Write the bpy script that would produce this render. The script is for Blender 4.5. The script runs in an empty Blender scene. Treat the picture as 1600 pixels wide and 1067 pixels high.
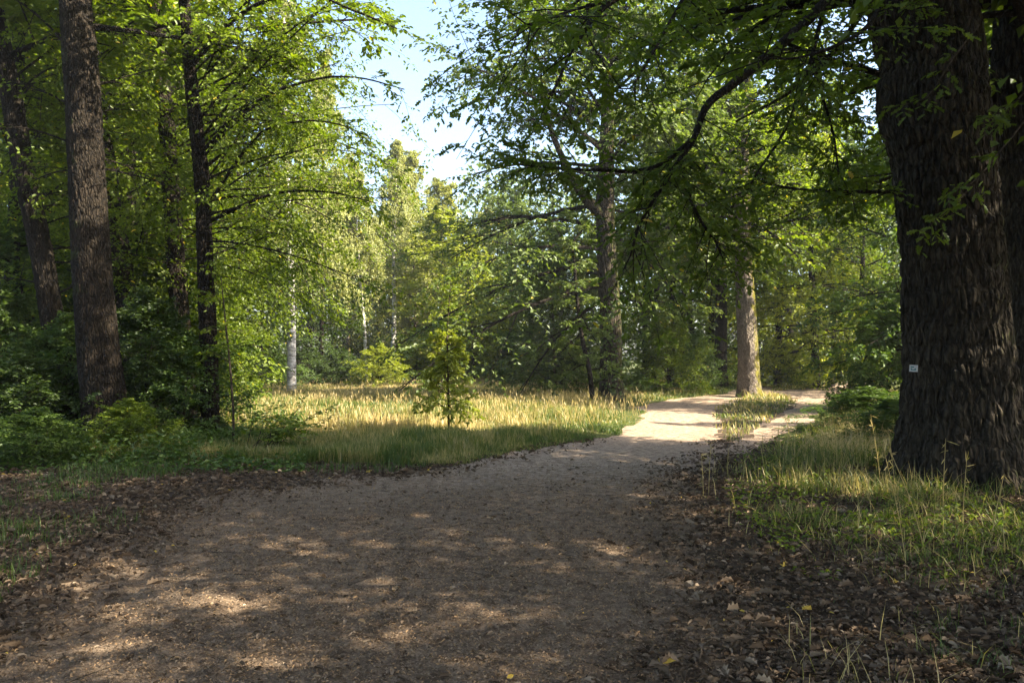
import bpy, math, random
import numpy as np
from mathutils import Vector
SC = bpy.context.scene
COL = SC.collection
R = math.radians
# ------------------------------------------------------------------ camera, sky, sun, exposure
CAM_H = 1.6
F = 1244.0
PITCH = math.atan(27 / F)
cd = bpy.data.cameras.new("camera"); cam = bpy.data.objects.new("camera", cd); COL.objects.link(cam)
cam.location = (0, 0, CAM_H); cam.rotation_euler = (R(90) + PITCH, 0, 0)
cd.sensor_width = 36; cd.lens = F / 1600 * 36; cd.clip_start = 0.05; cd.clip_end = 3000
SC.camera = cam
HAZE = .0006
SUN_EL, SUN_BEHIND = 41.0, 18.0            # sun stands to the right, a little behind the camera
W = bpy.data.worlds.new("World"); SC.world = W; W.use_nodes = True
nt = W.node_tree; bg = nt.nodes['Background']
sky = nt.nodes.new('ShaderNodeTexSky'); sky.sky_type = 'NISHITA'; sky.sun_disc = False
sky.sun_elevation = R(SUN_EL); sky.sun_rotation = R(90 + SUN_BEHIND)
sky.air_density = 1.0; sky.dust_density = 2.6; sky.ozone_density = 1.0
nt.links.new(sky.outputs[0], bg.inputs[0]); bg.inputs[1].default_value = 0.10
sl = bpy.data.lights.new("sun", 'SUN'); so = bpy.data.objects.new("sun", sl); COL.objects.link(so)
sl.energy = 5.0; sl.angle = R(0.55); sl.color = (1.0, 0.88, 0.68)
sdir = Vector((math.cos(R(SUN_EL)) * math.cos(R(SUN_BEHIND)), -math.cos(R(SUN_EL)) * math.sin(R(SUN_BEHIND)), math.sin(R(SUN_EL))))
so.rotation_euler = sdir.to_track_quat('Z', 'Y').to_euler(); so.location = (30, -10, 30)
SC.view_settings.view_transform = 'Standard'; SC.view_settings.look = 'None'
SC.view_settings.exposure = 2.42; SC.view_settings.gamma = 1
SC.render.engine = 'CYCLES'
cy = SC.cycles
cy.max_bounces = 7; cy.diffuse_bounces = 4; cy.glossy_bounces = 2; cy.transmission_bounces = 5; cy.transparent_max_bounces = 4
cy.use_denoising = True; cy.sample_clamp_indirect = 4; cy.caustics_reflective = False; cy.caustics_refractive = False

# ------------------------------------------------------------------ helpers
def ray(px, py):
    x, y = (px - 800) / F, (533.5 - py) / F
    c, s = math.cos(PITCH), math.sin(PITCH)
    return np.array([x, c - y * s, s + y * c])
def at(px, py, Y):
    d = ray(px, py); d = d * (Y / d[1]); return np.array([d[0], d[1], d[2] + CAM_H])
def gat(px, py):
    d = ray(px, py); k = -CAM_H / d[2]; return np.array([d[0] * k, d[1] * k])
def gx(px, Y): return (px - 800) / F * Y

def _h(ix, iy, iz, seed):
    n = (ix.astype(np.int64) * 374761393 + iy.astype(np.int64) * 668265263 + iz.astype(np.int64) * 2147483647 + seed * 974634777) & 0xFFFFFFFF
    n = ((n ^ (n >> 13)) * 1274126177) & 0xFFFFFFFF
    n = (n ^ (n >> 16)) & 0xFFFFFF
    return n / float(0xFFFFFF)
def vn(x, y, z=0.0, seed=0):
    x = np.asarray(x, float); y = np.asarray(y, float); z = np.asarray(z, float) + np.zeros_like(x)
    ix, iy, iz = np.floor(x), np.floor(y), np.floor(z)
    fx, fy, fz = x - ix, y - iy, z - iz
    fx, fy, fz = fx * fx * (3 - 2 * fx), fy * fy * (3 - 2 * fy), fz * fz * (3 - 2 * fz)
    r = 0
    for a in (0, 1):
        for b in (0, 1):
            for c in (0, 1):
                w = (fx if a else 1 - fx) * (fy if b else 1 - fy) * (fz if c else 1 - fz)
                r = r + w * _h(ix + a, iy + b, iz + c, seed)
    return r
def fbm(x, y, z=0.0, seed=0, o=3):
    r, a, t = 0, 1.0, 0
    for i in range(o):
        r = r + a * vn(x * 2 ** i, y * 2 ** i, np.asarray(z) * 2 ** i, seed + i); t += a; a *= .5
    return r / t
def nrm(v): return v / np.maximum(np.linalg.norm(v, axis=-1, keepdims=True), 1e-9)
UP = np.array([0., 0., 1.])

def tag(o, label=None, cat=None, group=None, kind=None):
    if label: o['label'] = label
    if cat: o['category'] = cat
    if group: o['group'] = group
    if kind: o['kind'] = kind
    return o
def empty(name, loc, label, cat, group=None):
    o = bpy.data.objects.new(name, None); COL.objects.link(o); o.location = loc; o.empty_display_size = .2
    return tag(o, label, cat, group)
def build(name, parts, mat, parent=None, smooth=False, origin=None):
    """parts: list of (V (n,3), F (m,k), tint (m,) or None) -> ONE mesh object"""
    Vs, Ls, Ns, Ts = [], [], [], []; off = 0
    org = np.zeros(3) if origin is None else np.asarray(origin, float)
    for V, Fc, T in parts:
        if len(Fc) == 0: continue
        Vs.append(np.asarray(V) - org); Ls.append((Fc + off).ravel()); Ns.append(np.full(len(Fc), Fc.shape[1]))
        Ts.append(np.full(len(Fc), .5) if T is None else T); off += len(V)
    V = np.concatenate(Vs).astype(np.float32); L = np.concatenate(Ls).astype(np.int32); N = np.concatenate(Ns).astype(np.int32)
    T = np.concatenate(Ts).astype(np.float32)
    me = bpy.data.meshes.new(name)
    me.vertices.add(len(V)); me.vertices.foreach_set('co', V.ravel())
    me.loops.add(len(L)); me.loops.foreach_set('vertex_index', L)
    me.polygons.add(len(N)); st = np.concatenate([[0], np.cumsum(N)[:-1]]).astype(np.int32)
    me.polygons.foreach_set('loop_start', st); me.polygons.foreach_set('loop_total', N)
    me.polygons.foreach_set('use_smooth', np.full(len(N), smooth))
    at_ = me.attributes.new('tint', 'FLOAT', 'FACE'); at_.data.foreach_set('value', T)
    me.update(calc_edges=True)
    me.materials.append(mat)
    o = bpy.data.objects.new(name, me); COL.objects.link(o)
    if parent is not None: o.parent = parent
    return o
def tree_empty(name, x, y, label, cat='tree', group=None):
    return empty(name, (x, y, float(zg(np.array([x]), np.array([y]))[0])), label, cat, group)
def copy_thing(src, loc, rz, sc, label, cat=None, group=None, mats=None):
    r = src.copy(); COL.objects.link(r); r.location = loc; r.rotation_euler = (0, 0, rz); r.scale = sc if hasattr(sc, '__len__') else (sc, sc, sc)
    tag(r, label, cat, group)
    for ch in list(src.children):
        c = ch.copy(); COL.objects.link(c); c.parent = r
        if mats and c.name.split('.')[0] in mats:
            c.material_slots[0].link = 'OBJECT'; c.material_slots[0].material = mats[c.name.split('.')[0]]
    return r

# ------------------------------------------------------------------ materials
def newmat(name):
    m = bpy.data.materials.new(name); m.use_nodes = True; n = m.node_tree; n.nodes.clear()
    out = n.nodes.new('ShaderNodeOutputMaterial'); return m, n, out
def ramp(n, fac, stops, interp='LINEAR'):
    r = n.nodes.new('ShaderNodeValToRGB'); cr = r.color_ramp; cr.interpolation = interp
    while len(cr.elements) < len(stops): cr.elements.new(0.5)
    for e, (p, c) in zip(cr.elements, stops): e.position = p; e.color = (*c, 1)
    if fac is not None: n.links.new(fac, r.inputs[0])
    return r
def leaf_mat(name, stops, trans=0.42, tcol=(1.3, 1.42, .35), gloss=.025):
    m, n, out = newmat(name); Lk = n.links.new
    a = n.nodes.new('ShaderNodeAttribute'); a.attribute_name = 'tint'
    r = ramp(n, a.outputs['Fac'], stops)
    d = n.nodes.new('ShaderNodeBsdfDiffuse'); Lk(r.outputs[0], d.inputs[0])
    t = n.nodes.new('ShaderNodeBsdfTranslucent')
    mul = n.nodes.new('ShaderNodeMix'); mul.data_type = 'RGBA'; mul.blend_type = 'MULTIPLY'; mul.inputs[0].default_value = 1
    Lk(r.outputs[0], mul.inputs[6]); mul.inputs[7].default_value = (*tcol, 1); Lk(mul.outputs[2], t.inputs[0])
    mx = n.nodes.new('ShaderNodeMixShader'); mx.inputs[0].default_value = trans; Lk(d.outputs[0], mx.inputs[1]); Lk(t.outputs[0], mx.inputs[2])
    g = n.nodes.new('ShaderNodeBsdfGlossy'); g.inputs['Roughness'].default_value = .5; g.inputs[0].default_value = (.9, .95, 1, 1)
    mg = n.nodes.new('ShaderNodeMixShader'); mg.inputs[0].default_value = gloss; Lk(mx.outputs[0], mg.inputs[1]); Lk(g.outputs[0], mg.inputs[2])
    Lk(mg.outputs[0], out.inputs[0]); return m
def S(*c): return [(p, col) for p, col in c]
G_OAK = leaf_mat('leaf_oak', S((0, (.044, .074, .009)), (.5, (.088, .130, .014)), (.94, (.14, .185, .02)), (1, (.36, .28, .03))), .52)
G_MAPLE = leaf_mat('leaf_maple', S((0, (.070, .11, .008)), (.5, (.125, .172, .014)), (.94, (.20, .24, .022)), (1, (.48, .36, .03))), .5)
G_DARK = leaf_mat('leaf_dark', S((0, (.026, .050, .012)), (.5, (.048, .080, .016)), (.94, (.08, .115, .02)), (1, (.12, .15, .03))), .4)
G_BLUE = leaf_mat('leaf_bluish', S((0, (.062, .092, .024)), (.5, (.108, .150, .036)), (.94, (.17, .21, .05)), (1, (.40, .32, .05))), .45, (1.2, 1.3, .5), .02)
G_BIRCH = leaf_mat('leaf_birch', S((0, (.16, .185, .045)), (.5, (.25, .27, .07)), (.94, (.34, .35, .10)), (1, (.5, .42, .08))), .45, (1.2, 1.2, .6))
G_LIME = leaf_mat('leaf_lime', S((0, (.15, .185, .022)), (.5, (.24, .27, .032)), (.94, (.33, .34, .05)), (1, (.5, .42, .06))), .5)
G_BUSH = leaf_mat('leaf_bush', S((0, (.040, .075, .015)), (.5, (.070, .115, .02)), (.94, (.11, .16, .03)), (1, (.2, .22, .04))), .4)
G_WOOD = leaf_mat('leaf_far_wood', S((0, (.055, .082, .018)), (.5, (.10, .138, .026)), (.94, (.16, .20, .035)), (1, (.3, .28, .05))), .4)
M_GRASS = leaf_mat('grass_blade', S((0, (.045, .085, .012)), (.30, (.10, .150, .022)), (.48, (.19, .21, .05)), (.62, (.40, .33, .13)), (1, (.60, .47, .24))), .45, (1.1, 1.1, .7), .03)
M_LITTER = leaf_mat('dead_leaf', S((0, (.036, .025, .017)), (.4, (.10, .072, .050)), (.75, (.20, .148, .105)), (.93, (.33, .26, .19)), (.985, (.42, .22, .06)), (1, (.50, .36, .08))), .12, (1, .9, .7), 0.0)

def bark_mat(name, dark, light, scale=1.0, bump=.6, moss=None, vert=.3, crack=15):
    m, n, out = newmat(name); Lk = n.links.new
    tc = n.nodes.new('ShaderNodeTexCoord'); mp = n.nodes.new('ShaderNodeMapping'); mp.inputs['Scale'].default_value = (1, 1, vert)
    Lk(tc.outputs['Object'], mp.inputs[0])
    ns = n.nodes.new('ShaderNodeTexNoise'); ns.inputs['Scale'].default_value = 26 * scale; ns.inputs['Detail'].default_value = 9; ns.inputs['Roughness'].default_value = .62; ns.inputs['Distortion'].default_value = .6
    Lk(mp.outputs[0], ns.inputs['Vector'])
    n2 = n.nodes.new('ShaderNodeTexNoise'); n2.inputs['Scale'].default_value = 2.2; n2.inputs['Detail'].default_value = 5; Lk(tc.outputs['Object'], n2.inputs['Vector'])
    r = ramp(n, ns.outputs['Fac'], S((.32, dark), (.5, tuple((a + b) / 2 for a, b in zip(dark, light))), (.68, light)))
    v = ramp(n, n2.outputs['Fac'], S((.3, (.6, .6, .6)), (.7, (1.25, 1.2, 1.15))))
    mul = n.nodes.new('ShaderNodeMix'); mul.data_type = 'RGBA'; mul.blend_type = 'MULTIPLY'; mul.inputs[0].default_value = 1
    Lk(r.outputs[0], mul.inputs[6]); Lk(v.outputs[0], mul.inputs[7]); col = mul.outputs[2]
    if moss:
        ge = n.nodes.new('ShaderNodeNewGeometry'); sx = n.nodes.new('ShaderNodeVectorMath'); sx.operation = 'DOT_PRODUCT'
        sx.inputs[1].default_value = moss[1]; Lk(ge.outputs['Normal'], sx.inputs[0])
        ad = n.nodes.new('ShaderNodeMath'); ad.operation = 'MULTIPLY_ADD'; ad.inputs[1].default_value = .5; ad.inputs[2].default_value = moss[2]
        Lk(sx.outputs['Value'], ad.inputs[0])
        n3 = n.nodes.new('ShaderNodeTexNoise'); n3.inputs['Scale'].default_value = 3.5; n3.inputs['Detail'].default_value = 6; Lk(tc.outputs['Object'], n3.inputs['Vector'])
        am = n.nodes.new('ShaderNodeMath'); am.operation = 'ADD'; Lk(ad.outputs[0], am.inputs[0]); Lk(n3.outputs['Fac'], am.inputs[1])
        mr = ramp(n, am.outputs[0], S((.62, (0, 0, 0)), (.85, (1, 1, 1))))
        mm = n.nodes.new('ShaderNodeMix'); mm.data_type = 'RGBA'; Lk(mr.outputs[0], mm.inputs[0]); Lk(col, mm.inputs[6]); mm.inputs[7].default_value = (*moss[0], 1); col = mm.outputs[2]
    b = n.nodes.new('ShaderNodeBsdfPrincipled'); b.inputs['Roughness'].default_value = .9; b.inputs['Specular IOR Level'].default_value = .2
    Lk(col, b.inputs['Base Color'])
    wr = n.nodes.new('ShaderNodeTexNoise'); wr.inputs['Scale'].default_value = 5 * scale; wr.inputs['Detail'].default_value = 3; Lk(tc.outputs['Object'], wr.inputs['Vector'])
    wa = n.nodes.new('ShaderNodeVectorMath'); wa.operation = 'MULTIPLY_ADD'; wa.inputs[1].default_value = (.09, .09, .05); Lk(wr.outputs['Color'], wa.inputs[0]); 
    mp2 = n.nodes.new('ShaderNodeMapping'); mp2.inputs['Scale'].default_value = (1, 1, .21); Lk(tc.outputs['Object'], mp2.inputs[0]); Lk(mp2.outputs[0], wa.inputs[2])
    vo = n.nodes.new('ShaderNodeTexVoronoi'); vo.feature = 'DISTANCE_TO_EDGE'; vo.inputs['Scale'].default_value = crack; Lk(wa.outputs[0], vo.inputs['Vector'])
    vr = ramp(n, vo.outputs['Distance'], S((.0, (0, 0, 0)), (.10, (.45, .45, .45)), (.30, (1, 1, 1))))
    hm = n.nodes.new('ShaderNodeMath'); hm.operation = 'MULTIPLY_ADD'; hm.inputs[1].default_value = 1.3; Lk(vr.outputs[0], hm.inputs[0]); Lk(ns.outputs['Fac'], hm.inputs[2])
    cm = n.nodes.new('ShaderNodeMix'); cm.data_type = 'RGBA'; cm.blend_type = 'MULTIPLY'; cm.inputs[0].default_value = .55; Lk(b.inputs['Base Color'].links[0].from_socket, cm.inputs[6]); Lk(vr.outputs[0], cm.inputs[7]); Lk(cm.outputs[2], b.inputs['Base Color'])
    bp = n.nodes.new('ShaderNodeBump'); bp.inputs['Strength'].default_value = bump; bp.inputs['Distance'].default_value = .035
    Lk(hm.outputs[0], bp.inputs['Height']); Lk(bp.outputs[0], b.inputs['Normal'])
    Lk(b.outputs[0], out.inputs[0]); return m
B_OAK = bark_mat('bark_oak', (.018, .014, .010), (.085, .070, .050), 1, 1.0, moss=((.07, .085, .02), (.9, -.2, -.2), -.25))
B_BROWN = bark_mat('bark_brown', (.012, .009, .006), (.050, .038, .026), 1.2, 1.0, crack=26, moss=((.07, .09, .025), (-.5, -.5, -.3), -.28))
B_GREY = bark_mat('bark_grey', (.17, .145, .125), (.36, .31, .265), 1.3, .8, crack=24, moss=((.22, .20, .03), (.95, -.25, 0), -.12))
B_DARK = bark_mat('bark_dark', (.012, .009, .007), (.042, .033, .023), 1.2, .8, crack=26)
B_TWIG = bark_mat('bark_twig', (.035, .027, .018), (.09, .07, .05), 1.2, .2)
def birch_bark():
    m, n, out = newmat('bark_birch'); Lk = n.links.new
    tc = n.nodes.new('ShaderNodeTexCoord'); mp = n.nodes.new('ShaderNodeMapping'); mp.inputs['Scale'].default_value = (1, 1, 3.2)
    Lk(tc.outputs['Object'], mp.inputs[0]); ns = n.nodes.new('ShaderNodeTexNoise'); ns.inputs['Scale'].default_value = 3.4; ns.inputs['Detail'].default_value = 6; ns.inputs['Roughness'].default_value = .7
    Lk(mp.outputs[0], ns.inputs['Vector'])
    r = ramp(n, ns.outputs['Fac'], S((.38, (.06, .05, .045)), (.46, (.38, .35, .32)), (.6, (.72, .70, .67))))
    b = n.nodes.new('ShaderNodeBsdfPrincipled'); b.inputs['Roughness'].default_value = .8; Lk(r.outputs[0], b.inputs['Base Color']); Lk(b.outputs[0], out.inputs[0]); return m
B_BIRCH = birch_bark()

# ------------------------------------------------------------------ ground shape and path outline
OUT_PX = [(-40, 1000), (0, 955), (120, 865), (230, 805), (400, 768), (560, 746), (720, 726), (810, 712), (880, 698), (955, 678), (998, 656), (1004, 642), (988, 634),
          (1060, 622), (1130, 614), (1200, 602.5), (1345, 593), (1352, 602), (1292, 640), (1240, 672), (1180, 700), (1110, 722), (1066, 756), (1085, 800), (1140, 880), (1170, 950), (1130, 1067)]
POLY = np.array([gat(*p) for p in OUT_PX] + [(.9, 1.0), (.6, -45), (-4.6, -45), (-3.4, 1.0), (-3.2, 3.5)])
ISL1 = np.array([gat(*p) for p in [(1135, 697), (1120, 665), (1120, 642), (1145, 629), (1190, 617), (1232, 621), (1240, 636), (1195, 660), (1150, 690)]])
ISL2 = np.array([gat(*p) for p in [(1205, 606), (1285, 602), (1290, 609), (1212, 612)]])
def sdist(P, x, y):
    ins = np.zeros(len(x), bool); d = np.full(len(x), 1e9); n = len(P)
    for i in range(n):
        ax, ay = P[i]; bx, by = P[(i + 1) % n]
        ex, ey = bx - ax, by - ay; L2 = ex * ex + ey * ey + 1e-12
        t = np.clip(((x - ax) * ex + (y - ay) * ey) / L2, 0, 1)
        d = np.minimum(d, (x - ax - t * ex) ** 2 + (y - ay - t * ey) ** 2)
        c = ((ay > y) != (by > y)); xi = ax + (y - ay) * ex / (ey if abs(ey) > 1e-9 else 1e-9)
        ins ^= c & (x < xi)
    return np.sqrt(d) * np.where(ins, 1, -1)
def pathd(x, y):
    """positive inside the path, metres"""
    d = np.minimum(sdist(POLY, x, y), np.minimum(-sdist(ISL1, x, y), -sdist(ISL2, x, y)))
    return d + (fbm(x * 1.3, y * .9, 0, 11) - .5) * .7 + (vn(x * 6, y * 6, 0, 12) - .5) * .18
def zg(x, y):
    z = (fbm(x * .22, y * .22, 0, 3) - .5) * .30 * np.clip((np.hypot(x, y) - 6) / 12, 0, 1)
    z = z + (fbm(x * 1.5, y * 1.5, 0, 5) - .5) * .06
    z = z + .9 * np.clip((x - 22) / 30, 0, 1) * np.clip((y - 35) / 30, 0, 1)
    return z
# ground sheet: rows and columns get wider away from the middle of the clearing
q = np.arange(-3.3, 5.4, .0125); ys = 4 * np.sinh(q)
s_ = np.linspace(-1, 1, 641); us = np.sinh(5 * s_) / 5
GX = us[None, :] * np.sqrt(ys[:, None] ** 2 + 16); GY = np.repeat(ys[:, None], len(us), 1)
gxf, gyf = GX.ravel(), GY.ravel()
PD = np.full(len(gxf), -50.0)
near = (gyf > -50) & (gyf < 75) & (gxf > -20) & (gxf < 45)
PD[near] = pathd(gxf[near], gyf[near])
inpath = np.clip(PD / .4 + .2, 0, 1)
micro = (fbm(gxf * 9, gyf * 9, 0, 21) - .5) * .022 + (fbm(gxf * 30, gyf * 30, 0, 22, 2) - .5) * .010
rut = -.02 * inpath + np.clip(PD, 0, 1.5) * .01
GZ = zg(gxf, gyf) * 1.0 + micro * np.where(np.abs(gyf) < 25, 1, 0) + rut
nr, nc = GX.shape
I = np.arange(nr * nc).reshape(nr, nc)
quads = np.stack([I[:-1, :-1], I[:-1, 1:], I[1:, 1:], I[1:, :-1]], -1).reshape(-1, 4)

def ground_mat():
    m, n, out = newmat('forest_floor'); Lk = n.links.new
    tc = n.nodes.new('ShaderNodeTexCoord')
    def noise(sc, det=6, rough=.6):
        t = n.nodes.new('ShaderNodeTexNoise'); t.inputs['Scale'].default_value = sc; t.inputs['Detail'].default_value = det; t.inputs['Roughness'].default_value = rough
        Lk(tc.outputs['Object'], t.inputs['Vector']); return t
    a = noise(14, 8, .7); b = noise(.7, 4)
    r = ramp(n, a.outputs['Fac'], S((.3, (.022, .015, .010)), (.5, (.060, .042, .028)), (.7, (.12, .085, .058))))
    g = ramp(n, a.outputs['Fac'], S((.3, (.030, .040, .010)), (.6, (.075, .085, .022)), (.8, (.13, .12, .05))))
    at2 = n.nodes.new('ShaderNodeAttribute'); at2.attribute_name = 'tint'
    ad = n.nodes.new('ShaderNodeMath'); ad.operation = 'ADD'; Lk(b.outputs['Fac'], ad.inputs[0]); Lk(at2.outputs['Fac'], ad.inputs[1])
    k = ramp(n, ad.outputs[0], S((.75, (0, 0, 0)), (1.0, (1, 1, 1))))
    mx = n.nodes.new('ShaderNodeMix'); mx.data_type = 'RGBA'; Lk(k.outputs[0], mx.inputs[0]); Lk(r.outputs[0], mx.inputs[6]); Lk(g.outputs[0], mx.inputs[7])
    p = n.nodes.new('ShaderNodeBsdfPrincipled'); p.inputs['Roughness'].default_value = .95; p.inputs['Specular IOR Level'].default_value = .15
    Lk(mx.outputs[2], p.inputs['Base Color'])
    bp = n.nodes.new('ShaderNodeBump'); bp.inputs['Strength'].default_value = .8; bp.inputs['Distance'].default_value = .03; Lk(a.outputs['Fac'], bp.inputs['Height']); Lk(bp.outputs[0], p.inputs['Normal'])
    Lk(p.outputs[0], out.inputs[0]); return m
def path_mat():
    m, n, out = newmat('path_grit'); Lk = n.links.new
    tc = n.nodes.new('ShaderNodeTexCoord')
    def noise(sc, det=6, rough=.6, dist=0):
        t = n.nodes.new('ShaderNodeTexNoise'); t.inputs['Scale'].default_value = sc; t.inputs['Detail'].default_value = det; t.inputs['Roughness'].default_value = rough; t.inputs['Distortion'].default_value = dist
        Lk(tc.outputs['Object'], t.inputs['Vector']); return t
    fine = noise(70, 6, .75, .4); mid = noise(9, 6, .65); big = noise(.9, 4, .6)
    vo = n.nodes.new('ShaderNodeTexVoronoi'); vo.inputs['Scale'].default_value = 95; Lk(tc.outputs['Object'], vo.inputs['Vector'])
    sand = ramp(n, fine.outputs['Fac'], S((.32, (.12, .086, .060)), (.5, (.31, .238, .172)), (.68, (.53, .43, .325))))
    dark = ramp(n, mid.outputs['Fac'], S((.35, (.42, .38, .35)), (.62, (1, 1, 1))))
    m1 = n.nodes.new('ShaderNodeMix'); m1.data_type = 'RGBA'; m1.blend_type = 'MULTIPLY'; m1.inputs[0].default_value = 1
    Lk(sand.outputs[0], m1.inputs[6]); Lk(dark.outputs[0], m1.inputs[7])
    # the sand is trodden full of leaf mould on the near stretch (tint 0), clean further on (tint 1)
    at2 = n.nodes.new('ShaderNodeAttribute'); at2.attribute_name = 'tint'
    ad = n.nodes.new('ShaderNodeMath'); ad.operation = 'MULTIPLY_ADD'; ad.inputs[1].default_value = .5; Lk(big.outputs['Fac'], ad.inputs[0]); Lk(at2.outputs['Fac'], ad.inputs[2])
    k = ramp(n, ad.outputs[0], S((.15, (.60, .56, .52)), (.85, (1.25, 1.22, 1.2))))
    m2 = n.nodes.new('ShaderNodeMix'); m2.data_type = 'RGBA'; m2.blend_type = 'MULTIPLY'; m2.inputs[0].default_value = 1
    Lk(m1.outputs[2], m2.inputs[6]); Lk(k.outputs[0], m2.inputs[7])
    p = n.nodes.new('ShaderNodeBsdfPrincipled'); p.inputs['Roughness'].default_value = .92; p.inputs['Specular IOR Level'].default_value = .2
    Lk(m2.outputs[2], p.inputs['Base Color'])
    hs = n.nodes.new('ShaderNodeMath'); hs.operation = 'MULTIPLY_ADD'; hs.inputs[1].default_value = .4; Lk(vo.outputs['Distance'], hs.inputs[0]); Lk(fine.outputs['Fac'], hs.inputs[2])
    bp = n.nodes.new('ShaderNodeBump'); bp.inputs['Strength'].default_value = .9; bp.inputs['Distance'].default_value = .02; Lk(hs.outputs[0], bp.inputs['Height']); Lk(bp.outputs[0], p.inputs['Normal'])
    Lk(p.outputs[0], out.inputs[0]); return m
fc = quads.mean(1).astype(int)
cxy = (gxf[quads].mean(1), gyf[quads].mean(1)); cpd = PD[quads].mean(1)
# green where the meadow and the verges are
def greenness(x, y):
    mead = np.clip((y - 12) / 4, 0, 1)
    right = np.clip((x - 2.0) / 2, 0, 1) * .45
    left = np.clip((-x - 4.5) / 2, 0, 1) * .25
    isl = np.clip(np.maximum(sdist(ISL1, x, y), sdist(ISL2, x, y)) / .3 + 1.5, 0, 1)
    return np.clip(np.maximum(mead, np.maximum(right, left)), 0, 1) * (1 - .75 * isl)
Vg = np.stack([gxf, gyf, GZ], 1)
tag(build('ground', [(Vg, quads, greenness(*cxy) * .6)], ground_mat(), smooth=True), kind='structure')
# path: the cells inside the outline, 6 mm higher
sel = PD[quads].max(1) > 0
used = np.unique(quads[sel]); rm = np.full(len(Vg), -1); rm[used] = np.arange(len(used))
Vp = Vg[used].copy(); Vp[:, 2] += np.where(PD[used] > 0, .006, -.012)
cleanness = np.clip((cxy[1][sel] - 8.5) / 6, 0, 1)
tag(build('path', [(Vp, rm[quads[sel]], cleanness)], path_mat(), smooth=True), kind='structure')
# ------------------------------------------------------------------ plant geometry (numpy)
def curve_pts(b, t):
    """b: branches; t (n,k) -> (n,k,3)"""
    t = t[..., None]
    return b['P'][:, None] + b['L'][:, None, None] * (b['D'][:, None] * t + b['B'][:, None] * t * t)
def tangent(b, idx, t):
    return nrm(b['D'][idx] + 2 * b['B'][idx] * t[:, None])
def tubes(b, seg, sides, taper=.25):
    n = len(b['L']); t = np.linspace(0, 1, seg + 1)[None].repeat(n, 0)
    P = curve_pts(b, t)
    T = nrm(b['D'][:, None] + 2 * b['B'][:, None] * t[..., None])
    ref = np.where(np.abs(T[..., 2:3]) > .9, np.array([1., 0, 0]), UP)
    A = nrm(np.cross(T, ref)); Bn = np.cross(T, A)
    r = b['R'][:, None] * (1 - (1 - taper) * t)
    th = np.linspace(0, 2 * np.pi, sides, endpoint=False)
    V = P[:, :, None] + r[:, :, None, None] * (A[:, :, None] * np.cos(th)[None, None, :, None] + Bn[:, :, None] * np.sin(th)[None, None, :, None])
    ii = np.arange(n * (seg + 1) * sides).reshape(n, seg + 1, sides); jj = np.roll(ii, -1, 2)
    Fc = np.stack([ii[:, :-1], jj[:, :-1], jj[:, 1:], ii[:, 1:]], -1).reshape(-1, 4)
    return V.reshape(-1, 3), Fc, None
def kids(b, rng, n, t0=.2, t1=1.0, ang=(40, 65), lf=.5, flat=.35, droop=.1, rfac=.55, lvar=.3, tipfac=.55, lift=0.0, wig=.12):
    N = len(b['L']); idx = np.repeat(np.arange(N), n); k = np.tile(np.arange(n), N)
    t = t0 + (t1 - t0) * (k + rng.uniform(0, 1, N * n)) / n
    P = curve_pts(b, t[:, None].reshape(-1, 1)) if False else b['P'][idx] + b['L'][idx, None] * (b['D'][idx] * t[:, None] + b['B'][idx] * (t ** 2)[:, None])
    T = tangent(b, idx, t)
    ref = np.where(np.abs(T[:, 2:3]) > .93, np.array([1., .2, 0]), UP)
    Sd = nrm(np.cross(T, ref)); U = np.cross(Sd, T)
    sg = np.where(k % 2 == 0, 1, -1) * np.where(rng.uniform(size=len(k)) < .1, -1, 1)
    ph = rng.normal(0, flat, len(k))
    side = Sd * (sg * np.cos(ph))[:, None] + U * np.sin(ph)[:, None]
    a = np.radians(rng.uniform(ang[0], ang[1], len(k)))
    D = T * np.cos(a)[:, None] + side * np.sin(a)[:, None]; D[:, 2] += lift; D = nrm(D)
    L = b['L'][idx] * lf * (1 - (1 - tipfac) * t) * rng.uniform(1 - lvar, 1 + lvar, len(k))
    B = rng.normal(0, wig, (len(k), 3)); B[:, 2] -= droop
    return dict(P=P, D=D, L=L, B=B, R=np.minimum(b['R'][idx] * (1 - .7 * t) * rfac, L * .03))
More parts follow.
